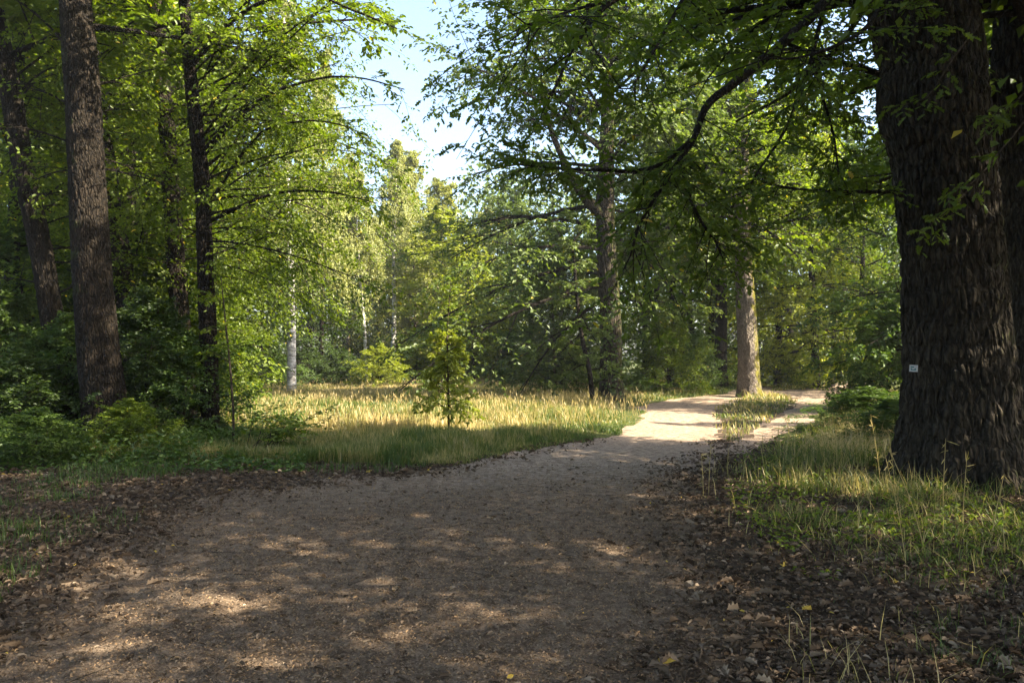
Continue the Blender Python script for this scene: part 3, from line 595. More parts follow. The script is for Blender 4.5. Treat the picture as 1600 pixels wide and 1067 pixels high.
ta = mid_tree('lime_tree', 957, 29.5, [(957, 630, 29.5, 20), (955, 590, 29.5, 18), (954, 500, 29.5, 17), (948, 400, 29.5, 16), (946, 330, 29.5, 15), (948, 230, 29.5, 12), (950, 120, 29.5, 10), (945, 20, 29.5, 8)],
    'broad dark tree left of the path with wide drooping bluish green crown', 320, 110, 41, bark_mat('bark_mossy', (.022, .018, .013), (.085, .07, .05), 1, .9, moss=((.09, .10, .025), (.9, -.3, 0), -.2)), 3.6, 16.5, 76,
    lambda v, a: (7.7 if math.cos(a) < -.2 else 5.0) * (1 - .5 * v ** 2) * (.85 + .5 * min(1, v * 3) * .3), lambda v: -2 + 55 * v, G_BLUE, .18, droop=.30, nle=10, skip=lambda P, D: (P[:, 2] < 8.5) & (D[:, 1] < .3) & (D[:, 0] > -.85), furrow=.03,
    extra=[[(948, 345, 29.5, 9), (915, 310, 29, 8), (890, 270, 28.5, 6), (860, 200, 28, 4), (840, 120, 28, 2)]], lv=dict(tilt=.55, yellow=.01, cluster=.03), ter=dict(droop=.3))
# ivy climbing its lower trunk
rgv = np.random.default_rng(7); nI = 330
zz = rgv.uniform(0, 1, nI) ** 1.3 * 4.2; aa = rgv.normal(-1.9, .55, nI) + .35 * np.sin(zz * 2)
rI = .45 - .01 * zz + rgv.uniform(0, .05, nI)
Pi = np.stack([rI * np.cos(aa) , rI * np.sin(aa), zz], 1)
Di = np.stack([rgv.normal(0, 1, nI), np.zeros(nI), rgv.normal(-.5, .6, nI)], 1); Ni = np.stack([np.cos(aa), np.sin(aa), np.full(nI, .3)], 1) + rgv.normal(0, .25, (nI, 3))
build('ivy', [leafmesh(Pi, Di, Ni, rgv.uniform(.08, .15, nI), rgv.uniform(.07, .13, nI), rgv.uniform(.3, .9, nI), 'rhomb')], G_DARK, ta)
mid_tree('lime_tree', 1171, 32.5, [(1171, 622, 32.5, 18), (1169, 560, 32.5, 16), (1165, 470, 32.5, 15), (1161, 380, 32.5, 13), (1160, 300, 32.5, 12), (1160, 230, 32.5, 10), (1165, 120, 32.5, 8)],
    'straight grey trunk with yellow moss, standing on the grassy island between the two paths', 320, 110, 42, B_GREY, 6.6, 16.8, 60,
    lambda v, a: 4.6 * (1 - .5 * v ** 2), lambda v: 0 + 55 * v, G_MAPLE, .16, furrow=.02, droop=.2, nle=11, lv=dict(tilt=.5, cluster=.03))
mid_tree('lime_tree', 1127, 42, [(1127, 607, 42, 11), (1126, 560, 42, 10), (1127, 480, 42, 9.5), (1125, 380, 42, 8.5), (1120, 280, 42, 7), (1122, 150, 42, 5)],
    'shaded dark trunk behind and left of the grey mossy trunk', 160, 60, 43, B_DARK, 6.2, 14.5, 44, lambda v, a: 4.6 * (1 - .5 * v ** 2), lambda v: 0 + 55 * v, G_MAPLE, .19, lv=dict(tilt=.5, cluster=.05))
mid_tree('young_tree', 926, 27.5, [(926, 628, 27.5, 4.5), (921, 580, 27.5, 3.8), (910, 530, 27.5, 3.4), (903, 480, 27.5, 2.8), (898, 420, 27.5, 2.2), (896, 380, 27.5, 1.6)],
    'thin leaning young tree just left of the ivy covered trunk', 120, 14, 44, B_DARK, 1.2, 6.6, 26, lambda v, a: 1.3 * (1 - .5 * v), lambda v: 5 + 30 * v, G_BLUE, .10, furrow=.004, limbr=.02, droop=.3, ns=8, nt_=5, nle=8, lv=dict(tilt=.6))
# young tree in the middle of the meadow edge
rg = np.random.default_rng(51); sx_, sy_ = gx(702, 17.2), 17.2
sap = tree_empty('sapling', sx_, sy_, 'small slender sapling alone at the sunlit meadow edge, leafy skirt and bare upper stem', 'sapling'); O = np.array(sap.location)
P = loc([(sx_, sy_, -.05, .026)] + pxline([(701, 640, 17.2, 1.8), (700, 580, 17.2, 1.5), (699, 520, 17.2, 1.2), (702, 470, 17.2, .9), (704, 440, 17.2, .5)]), O)
build('trunk', [polytube(P, 40, 8, .1, 4)], B_TWIG, sap, True)
lb = limbs(rg, P, .42, 2.15, 30, lambda v, a: .82 * (1 - .62 * v), lambda v: 30 - 5 * v, droop=.34, r=.006)
w, l = crown_from(rg, lb, 9, 3, 6, .085, sec=dict(lf=.46, droop=.25, flat=.8), ter=dict(lf=.5, flat=.9), lv=dict(shape='oval', aspect=.42, hang=.3, tilt=.5))
crown_obj(w, l, G_LIME, B_TWIG, sap)
lb = limbs(rg, P, 2.0, 3.3, 16, lambda v, a: .42 * (1 - .5 * v), lambda v: 40, droop=.1, r=.004)
w, l = crown_from(rg, lb, 3, 2, 3, .08, lv=dict(shape='oval', aspect=.4, hang=.3))
build('shoot', w + l, G_MAPLE, sap)

# birches at the back of the meadow
def birch(px, Y, h, hw, label, seed, zc, r, lean=0, n=40, mat=None, bark=None):
    rg = np.random.default_rng(seed); bx = gx(px, Y); t = tree_empty('birch_tree', bx, Y, label, group='birches behind the meadow')
    r0 = hw / F * Y; P = [(0, 0, -.2, r0 * 1.2), (0.02, 0, .5, r0), (lean * .25 + .08, 0, h * .25, r0 * .85), (lean * .5 - .06, .1, h * .5, r0 * .6), (lean * .8, 0, h * .75, r0 * .35), (lean, 0, h, .01)]
    build('trunk', [trunkmesh(P, 160, 24, .008, 7, seed)], bark or B_BIRCH, t, True)
    lb = limbs(rg, P, zc, h * .985, n, lambda v, a: r * (1 - .82 * v ** 1.5), lambda v: 30 + 30 * v, droop=.25, r=.03)
    w, l = crown_from(rg, lb, 10, 6, 11, .125, sec=dict(droop=.45, flat=1.0, lf=.55), ter=dict(droop=.9, flat=1.2, lf=.7, ang=(30, 60)), lv=dict(tilt=.8, hang=.8, aspect=.7, cluster=.05))
    crown_obj(w[:2], l, mat or G_BIRCH, B_TWIG, t); return t
birch(455, 37, 21, 7.5, 'white barked birch at the left end of the meadow, thickest of the birches', 61, 5.6, 2.8, lean=-.5)
birch(612, 54, 16.6, 4.2, 'slender straight birch in the middle, its pointed top against the sky', 62, 6.5, 2.3, lean=.3)
birch(572, 50, 14.2, 3.0, 'thin crooked birch stem left of the slender pointed birch', 63, 6, 2.0, lean=-.8, n=34)
birch(500, 46, 19.5, 4, 'tall pale birch crown rising right of the thickest birch, trunk hidden by leaves', 64, 5, 2.6, lean=.2, bark=B_BROWN)

# rows of other trees: each one placed and described on its own
FG = 'trees around the meadow'
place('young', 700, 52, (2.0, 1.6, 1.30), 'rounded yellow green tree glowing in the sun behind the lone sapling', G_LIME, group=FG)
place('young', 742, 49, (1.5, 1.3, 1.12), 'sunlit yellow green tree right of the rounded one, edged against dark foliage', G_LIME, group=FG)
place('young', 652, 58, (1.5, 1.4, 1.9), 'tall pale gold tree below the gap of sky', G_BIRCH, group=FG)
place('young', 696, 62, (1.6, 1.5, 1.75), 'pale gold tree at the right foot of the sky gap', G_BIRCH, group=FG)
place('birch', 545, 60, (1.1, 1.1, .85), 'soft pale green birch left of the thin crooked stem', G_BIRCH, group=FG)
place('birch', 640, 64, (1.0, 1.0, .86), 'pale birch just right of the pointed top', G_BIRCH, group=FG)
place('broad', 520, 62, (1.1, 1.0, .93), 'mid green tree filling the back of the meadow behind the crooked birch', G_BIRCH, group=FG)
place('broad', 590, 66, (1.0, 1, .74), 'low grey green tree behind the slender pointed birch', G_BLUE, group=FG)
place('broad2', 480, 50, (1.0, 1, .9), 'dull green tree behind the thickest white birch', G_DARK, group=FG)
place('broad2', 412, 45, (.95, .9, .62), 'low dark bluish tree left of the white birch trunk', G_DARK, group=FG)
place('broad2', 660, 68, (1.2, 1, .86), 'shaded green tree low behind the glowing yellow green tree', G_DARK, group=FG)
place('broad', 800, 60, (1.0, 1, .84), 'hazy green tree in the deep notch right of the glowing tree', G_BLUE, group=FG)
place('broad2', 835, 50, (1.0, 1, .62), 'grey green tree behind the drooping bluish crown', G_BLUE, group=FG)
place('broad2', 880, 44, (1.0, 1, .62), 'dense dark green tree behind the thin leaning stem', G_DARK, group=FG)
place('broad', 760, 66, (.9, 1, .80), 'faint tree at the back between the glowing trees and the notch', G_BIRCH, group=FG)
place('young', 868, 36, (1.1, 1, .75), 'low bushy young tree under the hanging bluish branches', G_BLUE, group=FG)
FW = 'trees of the wood on the left'
place('broad2', 312, 36, (1.0, 1, 1.15), 'green tree at the left rim of the meadow, left of the white birch', G_MAPLE, group=FW)
place('broad', 262, 30, (.9, .9, .9), 'leafy tree behind the slim trunk nearest the meadow', G_MAPLE, group=FW)
place('broad2', 228, 26, (1.0, 1, .9), 'bright green tree seen between the two slim trunks', G_MAPLE, group=FW)
place('broad', 245, 31, (1.0, 1, .95), 'dense tree deep in the wood left of the slim brown trunk', G_WOOD, group=FW)
place('broad2', 200, 24, (1.0, 1, .95), 'leafy tree right behind the slanting trunk', G_MAPLE, group=FW)
place('broad', 150, 34, (1.1, 1, 1), 'shadowy tree deep behind the thickest brown trunk', G_WOOD, group=FW)
place('broad2', 85, 25, (1.0, 1, .95), 'tree with sun specks between the curving trunk and the thickest one', G_MAPLE, group=FW)
place('broad', 30, 30, (1.1, 1, 1), 'dim tree deep in the left corner of the wood', G_WOOD, group=FW)
place('broad2', -30, 21, (1.0, 1, 1.05), 'leafy tree cut off by the left edge of the view', G_MAPLE, group=FW)
place('young', 296, 21, (.8, .8, .6), 'young bright tree whose low leaves hang at the left rim of the meadow', G_MAPLE, group=FW)
place('young', 255, 19, (1.0, 1.0, .5), 'short young tree filling the gap at the foot of the slim brown trunk', G_BUSH, group=FW)
place('young', 60, 18.5, (1.1, 1.0, .55), 'short leafy tree at the foot of the curving trunk', G_BUSH, group=FW)
FR = 'trees of the wood on the right'
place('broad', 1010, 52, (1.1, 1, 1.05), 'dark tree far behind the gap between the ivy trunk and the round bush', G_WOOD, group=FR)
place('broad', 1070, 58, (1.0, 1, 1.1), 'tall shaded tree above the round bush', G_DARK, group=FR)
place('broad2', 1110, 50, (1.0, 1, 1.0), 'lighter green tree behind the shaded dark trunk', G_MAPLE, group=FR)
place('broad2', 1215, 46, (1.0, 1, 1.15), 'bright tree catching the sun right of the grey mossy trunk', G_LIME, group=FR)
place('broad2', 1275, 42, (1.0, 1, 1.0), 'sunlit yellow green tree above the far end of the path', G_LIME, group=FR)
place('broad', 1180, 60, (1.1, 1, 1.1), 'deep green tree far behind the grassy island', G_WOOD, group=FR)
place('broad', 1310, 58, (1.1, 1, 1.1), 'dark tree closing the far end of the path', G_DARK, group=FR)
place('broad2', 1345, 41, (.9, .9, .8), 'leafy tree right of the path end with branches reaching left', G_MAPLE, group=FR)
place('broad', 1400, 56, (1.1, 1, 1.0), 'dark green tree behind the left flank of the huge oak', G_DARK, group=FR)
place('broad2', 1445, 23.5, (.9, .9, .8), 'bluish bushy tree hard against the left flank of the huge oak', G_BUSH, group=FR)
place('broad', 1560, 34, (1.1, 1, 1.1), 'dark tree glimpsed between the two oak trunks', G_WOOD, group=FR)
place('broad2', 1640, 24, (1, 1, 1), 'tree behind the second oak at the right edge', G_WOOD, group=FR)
# bare lower trunks seen in the dim wood beyond the round bush
for i, (px, Y, hw, h, lb_) in enumerate([(1020, 47, 5.5, 14, 'pale shaded pole trunk left of the three dark ones above the round bush'), (1047, 46, 6.5, 15, 'left of the three dark pole trunks above the round bush'),
        (1067, 49, 5, 15, 'middle of the three dark pole trunks above the round bush'), (1086, 50, 5, 14, 'right of the three dark pole trunks above the round bush'),
        (1240, 50, 5.5, 14, 'dim slim trunk beyond the grassy island to the right'), (1300, 46, 4.5, 14, 'short dark stem in the gloom where the far path ends'), (1330, 44, 5.5, 14, 'darkest stem at the far right end of the path'), (1272, 48, 5, 14, 'slim stem left of the dark ones at the path end')]):
    rg = np.random.default_rng(80 + i); t = tree_empty('pole_tree', gx(px, Y), Y, lb_, group='slim trunks deep in the right wood'); r0 = hw / F * Y; l_ = rg.normal(0, .4)
    P = [(0, 0, -.3, r0 * 1.3), (0, 0, .4, r0), (l_ * .4, 0, h * .3, r0 * .85), (l_, 0, h * .6, r0 * .6), (l_ * .7, .2, h, .02)]
    build('trunk', [trunkmesh(P, 80, 24, .012, 9, i)], B_DARK, t, True)
    lb2 = limbs(rg, P, 6.2, h * .98, 16, lambda v, a: 2.4 * (1 - .5 * v), lambda v: 10 + 50 * v, r=.03)
    w, l = crown_from(rg, lb2, 7, 5, 7, .2, lv=dict(tilt=.5, cluster=.05)); crown_obj(w[:2], l, G_WOOD, B_DARK, t)
# shrubs
SG = 'shrubs at the edge of the wood'
place('shrub', 1045, 37, (1.25, 1.1, 1.15), 'big round green bush beyond the path between the two grown trunks', G_MAPLE)
place('shrub', 1090, 39, (.9, .9, .9), 'right shoulder bush beside the big round one, under the shaded trunk', G_BUSH)
place('shrub', 592, 44, (1.3, 1.1, .72), 'wide low bush with a sunlit yellow right end at the back of the meadow', G_LIME)
place('shrub', 535, 46, (1.3, 1.1, .62), 'dark low bush at the back of the meadow, left of the sunlit one', G_DARK)
place('shrub', 485, 45, (1.2, 1, .66), 'dark low bush right beside the white birch trunk', G_DARK)
place('shrub', 425, 40, (1.2, 1, .6), 'low bush left of the white birch trunk', G_BUSH)
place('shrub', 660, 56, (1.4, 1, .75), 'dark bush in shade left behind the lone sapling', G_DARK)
place('shrub', 730, 57, (1.3, 1, .8), 'shaded bush right behind the lone sapling', G_BUSH)
place('shrub', 790, 54, (1.4, 1, .72), 'low bush under the deep notch in the trees', G_BUSH)
place('shrub', 850, 46, (1.4, 1, .75), 'low bush under the drooping bluish crown', G_DARK)
place('shrub', 900, 38, (1.0, 1, .7), 'dark bush behind the thin leaning stem', G_DARK)
place('shrub', 995, 33.5, (.45, .45, .35), 'small leafy bush at the right foot of the ivy trunk', G_BUSH)
place('shrub', 1215, 45, (1.3, 1, .7), 'dark bush beyond the path right of the grey trunk', G_DARK)
place('shrub', 1290, 49, (1.5, 1, .8), 'dark bush at the far end of the path', G_DARK)
place('shrub', 1385, 24, (1.1, 1, .95), 'bluish green bush leaning against the left side of the huge oak', G_BUSH)
place('shrub', 1350, 17.5, (.9, .8, .30), 'low spreading green bush at the right rim of the far path', G_BUSH)
place('shrub', 1395, 15, (.7, .7, .26), 'low leafy clump left of the huge oak, nearer than the spreading bush', G_BUSH)
place('shrub', 40, 13.6, (.85, .8, .50), 'bushy undergrowth shrub at the left edge of the view', G_DARK, group=SG)
place('shrub', 110, 14.6, (.9, .9, .72), 'shrub in front of the foot of the curving trunk', G_BUSH, group=SG)
place('shrub', 235, 14.6, (.9, .9, .85), 'tall dark shrub just right of the thickest brown trunk', G_DARK, group=SG)
place('shrub', 285, 14.4, (.75, .75, .62), 'leafy shrub between the thickest trunk and the slim trunk by the meadow', G_BUSH, group=SG)
place('shrub', -40, 15, (1, 1, 1.0), 'tall shrub half out of view at the far left', G_BUSH, group=SG)
place('shrub', 205, 12.6, (.5, .45, .28), 'low bright shrub hiding the foot of the thickest brown trunk', G_MAPLE, group=SG)
place('shrub', 305, 18.5, (.7, .7, .8), 'shrub behind the slim trunk nearest the meadow', G_MAPLE, group=SG)
place('shrub', 60, 11.8, (.6, .55, .26), 'low weedy clump at the left rim of the leaf litter', G_BUSH, group=SG)
# the airy bush with large separate leaves right of the last trunk, and the thin stem beside it
rg = np.random.default_rng(71)
bs = tree_empty('shrub', gx(395, 12.9), 12.9, 'airy arching bush with separate dark leaves against the pale meadow, right of the left clump', 'shrub')
n = 15; a = rg.uniform(-.9, 1.5, n); el = np.radians(rg.uniform(35, 75, n))
lb = dict(P=np.stack([rg.uniform(-.25, .35, n), rg.uniform(-.2, .2, n), np.zeros(n)], 1), D=np.stack([np.cos(a) * np.cos(el), np.sin(a) * np.cos(el) * .6, np.sin(el)], 1), L=rg.uniform(.9, 1.65, n), B=np.tile([0, 0, -.32], (n, 1)), R=np.full(n, .008))
s = kids(lb, rg, 8, t0=.3, lf=.38, droop=.2); lf_ = [leaves_on(s, rg, 7, .075, .55, shape='oval', tilt=.5), leaves_on(lb, rg, 6, .08, .55, shape='oval', t0=.6)]
crown_obj([tubes(lb, 6, 5), tubes(s, 3, 3)], lf_, G_MAPLE, B_TWIG, bs, 'foliage')
st = tree_empty('sapling', gx(362, 13.4), 13.4, 'thin bare dark sapling stem between the last trunk and the airy bush', 'sapling'); O = np.array(st.location)
P = loc([(gx(364, 13.4), 13.4, -.05, .022)] + pxline([(365, 660, 13.4, 2), (360, 580, 13.4, 1.7), (352, 500, 13.4, 1.2), (345, 430, 13.4, .7)]), O)
build('trunk', [polytube(P, 30, 7, .1, 2)], B_TWIG, st, True)
lb = limbs(rg, P, 1.1, 2.8, 9, lambda v, a: .55, lambda v: 25, droop=.2, r=.005); w, l = crown_from(rg, lb, 5, 3, 5, .07, lv=dict(shape='oval'))
crown_obj(w, l, G_MAPLE, B_TWIG, st)

# ------------------------------------------------------------------ the far wood: one mass beyond everything else
rg = np.random.default_rng(90)
nW = 150000; th = rg.uniform(-1.25, 1.25, nW); rd = rg.uniform(70, 92, nW)
X = rd * np.sin(th); Yw = rd * np.cos(th)
pxw = 800 + F * X / Yw
top = 17 + 6 * fbm(th * 12, rd * .08, 0, 91) - np.where((pxw > 520) & (pxw < 720), 6.5, 0)
zw = rg.uniform(0, 1, nW) ** .85 * top
keep = vn(X * .35, Yw * .35, zw * .35, 92) > .33
X, Yw, zw = X[keep], Yw[keep], zw[keep]; nW = len(X)
P = np.stack([X, Yw, zw], 1); D = rg.normal(0, 1, (nW, 3)); Nn = UP * .6 + rg.normal(0, .7, (nW, 3))
tw = np.clip(.45 + .5 * (vn(X * .3, Yw * .3, zw * .25, 93) - .5) + rg.normal(0, .1, nW), 0, .94)
tag(build('far_wood', [leafmesh(P, D, Nn, rg.uniform(.3, .62, nW), rg.uniform(.25, .5, nW), tw)], G_WOOD), 'dense green wood closing off everything far behind the meadow', 'wood', kind='stuff')

# ------------------------------------------------------------------ grass, weeds and fallen leaves
def blades(P, H, Wd, tint, rg, lean=.35):
    n = len(P); a = rg.uniform(0, 6.283, n); D = np.stack([np.cos(a), np.sin(a), np.zeros(n)], 1); Sd = np.stack([-D[:, 1], D[:, 0], D[:, 2]], 1)
    le = (np.abs(rg.normal(0, lean, n)) * H)[:, None]; H = H[:, None]; w = Wd[:, None] * .5
    a0 = P - Sd * w; b0 = P + Sd * w; m = P + UP * H * .55 + D * le * .35; a1 = m - Sd * w * .8; b1 = m + Sd * w * .8; tp = P + UP * H * .95 + D * le
    V = np.stack([a0, b0, b1, a1, tp], 1).reshape(-1, 3); i = np.arange(n)[:, None] * 5
    q4 = (i + np.array([[0, 1, 2, 3]])); t3 = i + np.array([[3, 2, 4]])
    return [(V, q4, tint), (V, t3, tint)]
def scatter(rg, n, x0, x1, y0, y1, pw=1.0):
    """more points close to the camera"""
    u = rg.uniform(0, 1, n) ** pw; y = y0 + (y1 - y0) * u; x = x0(y) + (x1(y) - x0(y)) * rg.uniform(0, 1, n); return x, y
def gz(x, y): return zg(x, y) - .01
# meadow: tall straw coloured grass
rg = np.random.default_rng(101)
x, y = scatter(rg, 420000, lambda y: -.36 * y - 2, lambda y: .34 * y, 12.0, 62, 1.55)
pd = pathd(x, y); dn = fbm(x * .55, y * .3, 0, 102); big = fbm(x * .25, y * .12, 0, 103)
edge = sdist(np.array([(-30, 15.5), (-7, 15.6), (-2, 16.2), (.5, 17.0), (2.5, 18.6), (4.6, 22), (4.8, 30), (6, 34), (14, 60), (14, 90), (-60, 90), (-60, 14)]), x, y) + (dn - .5) * 5   # inside the tall part
ok = (pd < .05) & (x < np.interp(y, [12, 17, 22, 30, 37, 60], [2.2, 3.6, 5.2, 5.5, 10.5, 22]))
tall = edge > 0; keepp = ok & np.where(tall, rg.uniform(size=len(x)) < .55 + .45 * dn, rg.uniform(size=len(x)) < 1)
x, y, tall, dn, big, edge, pd = [v[keepp] for v in (x, y, tall, dn, big, edge, pd)]
H = np.where(tall, rg.uniform(.08, .33, len(x)) * (.1 + 1.5 * fbm(x * 1.3, y * .9, 0, 105)) * np.clip(edge / 3 + .35, .35, 1) * np.clip(-pd / 1.3, .22, 1), rg.uniform(.05, .18, len(x)) * (.6 + 1.1 * fbm(x * 2, y * 1.6, 0, 106)) * (.45 + np.clip((-pd) / .9, 0, 1)))
Wd = .005 + y * .00055
straw = np.clip(np.where(tall, .33 + (big - .5) * 1.3 + np.clip(edge / 12, 0, .22), .27 + (big - .5) * .8), 0, 1)
tint = np.clip(straw + (fbm(x * 2.2, y * 1.4, 0, 104) - .5) * .7 + rg.normal(0, .16, len(x)), 0, 1)
P = np.stack([x, y, gz(x, y)], 1)
tag(build('meadow_grass', blades(P, H, Wd, tint, rg), M_GRASS), 'tall straw coloured meadow grass, green and short along its near edge', 'grass', kind='stuff')
# seed heads standing above it
n = 3500; x, y = scatter(rg, n, lambda y: -.34 * y - 1, lambda y: .2 * y, 16, 50, 1.3)
edge = sdist(np.array([(-30, 15.5), (-7, 15), (-2, 16), (.5, 17.4), (2.5, 19), (4.0, 22), (4.0, 30), (6, 60), (-60, 60)]), x, y); k = edge > .2; x, y = x[k], y[k]; n = len(x)
P = np.stack([x, y, gz(x, y)], 1); H = rg.uniform(.28, .52, n); a = rg.uniform(0, 6.28, n); D = nrm(np.stack([np.cos(a) * .25, np.sin(a) * .25, np.ones(n)], 1))
b = dict(P=P, D=D, L=H, B=np.stack([np.cos(a) * .12, np.sin(a) * .12, -.04 * np.ones(n)], 1), R=.0012 + y * .00010)
hd = b['P'] + b['L'][:, None] * (D * .86 + b['B'] * .74)
V1 = tubes(b, 3, 3, .6); V1 = (V1[0], V1[1], np.full(len(V1[1]), .8))
hl = leafmesh(hd, D + rg.normal(0, .15, (n, 3)), rg.normal(0, 1, (n, 3)), rg.uniform(.10, .18, n), .012 + y * .0006, rg.uniform(.75, 1, n), 'rhomb')
tag(build('seed_heads', [V1, hl], M_GRASS), 'dry seed heads standing above the meadow grass', 'grass', kind='stuff')
# verge on the right and under the oaks
x, y = scatter(rg, 260000, lambda y: 1.2 + 0 * y, lambda y: .72 * y + 3, 3.2, 34, 1.7)
pd = pathd(x, y); cl = fbm(x * .9, y * .9, 0, 110); far = np.clip((y - 7) / 5, 0, 1)
oakd = np.hypot(x - ox, y - oy)
pr = np.clip((cl * .6 + .4 * fbm(x * 3.2, y * 3.2, 0, 109) - .465 + .02 * far + .10 * np.clip((x - 2.2) / 1.2, 0, 1)) * 6, 0, 1) * .55 * np.clip(-pd / 1.4, 0, 1)
k = (rg.uniform(size=len(x)) < pr) & (pd < -.15) & (oakd > .9)
x, y, cl, far, pd = [v[k] for v in (x, y, cl, far, pd)]
H = (.06 + .20 * far * rg.uniform(.4, 1.5, len(x)) + .10 * rg.uniform(0, 1, len(x)) ** 2) * np.clip(-pd / 1.0, .35, 1.2) * (.15 + 1.6 * fbm(x * 2.1, y * 2.1, 0, 113)) * .85
b2 = fbm(x * .5, y * .5, 0, 111)
tint = np.clip(.27 + .46 * far * (b2 * 1.3) + (b2 - .5) * .9 + (fbm(x * 3, y * 3, 0, 112) - .5) * .5 + rg.normal(0, .16, len(x)), 0, 1)
isl = np.maximum(sdist(ISL1, x, y), sdist(ISL2, x, y)) > -.8; H[isl] *= .45; tint[isl] = np.clip(.48 + (b2[isl] - .5) * .6 + rg.normal(0, .15, isl.sum()), 0, 1)
dry = (rg.uniform(size=len(x)) < np.where(isl, .008, .08)); H[dry] = rg.uniform(.25, .62, dry.sum()) * (.4 + .6 * far[dry]); tint[dry] = rg.uniform(.5, .85, dry.sum())
tag(build('verge_grass', blades(np.stack([x, y, gz(x, y)], 1), H, .004 + y * .0005, tint, rg, .95), M_GRASS), 'patchy green and yellow grass on the verge below the oaks', 'grass', kind='stuff')
rgi = np.random.default_rng(115); xi, yi = rgi.uniform(3.5, 19, 60000), rgi.uniform(14, 50, 60000); di = np.maximum(sdist(ISL1, xi, yi), sdist(ISL2, xi, yi)); ki = (di + (fbm(xi * 2, yi * 2, 0, 116) - .5) * .9 > 0) & (vn(xi * 2.5, yi * 2.5, 0, 117) > .25); xi, yi = xi[ki], yi[ki]
tag(build('island_grass', blades(np.stack([xi, yi, gz(xi, yi)], 1), rgi.uniform(.04, .16, len(xi)) * (.5 + vn(xi * 2, yi * 2, 0, 118)) + .30 * np.exp(-((xi - gx(1171, 32.5)) ** 2 + (yi - 32.0) ** 2) / 1.2) * rgi.uniform(.3, 1, len(xi)), .006 + yi * .0008, np.clip(.50 + (fbm(xi * .9, yi * .9, 0, 119) - .5) * 1.0 + rgi.normal(0, .15, len(xi)), 0, 1), rgi, .9), M_GRASS), 'short dry grass on the island between the two paths', 'grass', kind='stuff')
# tussocks on the left verge
x, y = scatter(rg, 150000, lambda y: -.72 * y - 2, lambda y: -.0 * y - 1.0, 3.5, 14.5, 1.0)
pd = pathd(x, y); cl = fbm(x * .8, y * 1.1, 0, 120)
tuft = np.exp(-(((x + 5.0) / .9) ** 2 + ((y - 7.2) / .55) ** 2)) + .9 * np.exp(-(((x + 5.6) / .5) ** 2 + ((y - 10.4) / .8) ** 2))
pr = np.clip((cl - .60 + np.clip((y - 10.6) / 2.2, 0, 1) * .16) * 5, 0, 1) * np.clip(-pd / .8, 0, 1) + tuft * (pd < -.1)
k = (rg.uniform(size=len(x)) < pr) & (pd < -.05); x, y, cl = x[k], y[k], cl[k]
k2 = rg.uniform(size=len(x)) < .55; x, y, cl = x[k2], y[k2], cl[k2]
H = .05 + .10 * rg.uniform(0, 1, len(x)) + np.clip((y - 10) / 3, 0, 1) * .12 * rg.uniform(0, 1.5, len(x))
tag(build('verge_grass', blades(np.stack([x, y, gz(x, y)], 1), H, .004 + y * .0005, np.clip(.14 + rg.normal(0, .12, len(x)), 0, 1), rg, .6), M_GRASS), 'dark green grass tufts on the left rim of the path below the trees', 'grass', kind='stuff')
# broad-leaved ground cover under the left trees
n = 42000; x, y = scatter(rg, n, lambda y: -.75 * y - 2, lambda y: -.26 * y + 0, 11.0, 20, 1.0); pd = pathd(x, y); cl = fbm(x * .8, y * .8, 0, 130)
k = (pd < -.5) & (cl > .38); x, y = x[k], y[k]; n = len(x)
z = gz(x, y) + rg.uniform(0, 1, n) ** 1.2 * (.12 + .45 * vn(x * 1.2, y * 1.2, 0, 131)) * np.clip((y - 10.6) / 1.5, .2, 1)
tag(build('undergrowth', [leafmesh(np.stack([x, y, z], 1), rg.normal(0, 1, (n, 3)) * np.array([1, 1, .4]), UP + rg.normal(0, .5, (n, 3)), rg.uniform(.05, .11, n), rg.uniform(.03, .06, n), rg.uniform(.1, .9, n), 'rhomb')], G_BUSH), 'leafy ground cover at the feet of the left trees', 'undergrowth', kind='stuff')
# weeds and dry stalks by the oak
n = 26000; x, y = scatter(rg, n, lambda y: .18 * y + .8, lambda y: .6 * y + 2, 5.5, 20, 1.2); pd = pathd(x, y); cl = fbm(x * 1.1, y * 1.1, 0, 140); oakd = np.hypot(x - ox, y - oy)
k = (pd < -.4) & (cl > .48) & (oakd > 1.0); x, y = x[k], y[k]; n = len(x)
z = gz(x, y) + rg.uniform(0, 1, n) ** 1.3 * (.08 + .30 * vn(x * 1.5, y * 1.5, 0, 141)) * np.clip((y - 5) / 4, .25, 1)
tag(build('weeds', [leafmesh(np.stack([x, y, z], 1), rg.normal(0, 1, (n, 3)) * np.array([1, 1, .5]), UP + rg.normal(0, .5, (n, 3)), rg.uniform(.03, .075, n), rg.uniform(.015, .035, n), rg.uniform(.2, .94, n), 'rhomb')], G_MAPLE), 'low leafy weeds in the verge left of and below the huge oak', 'weeds', kind='stuff')
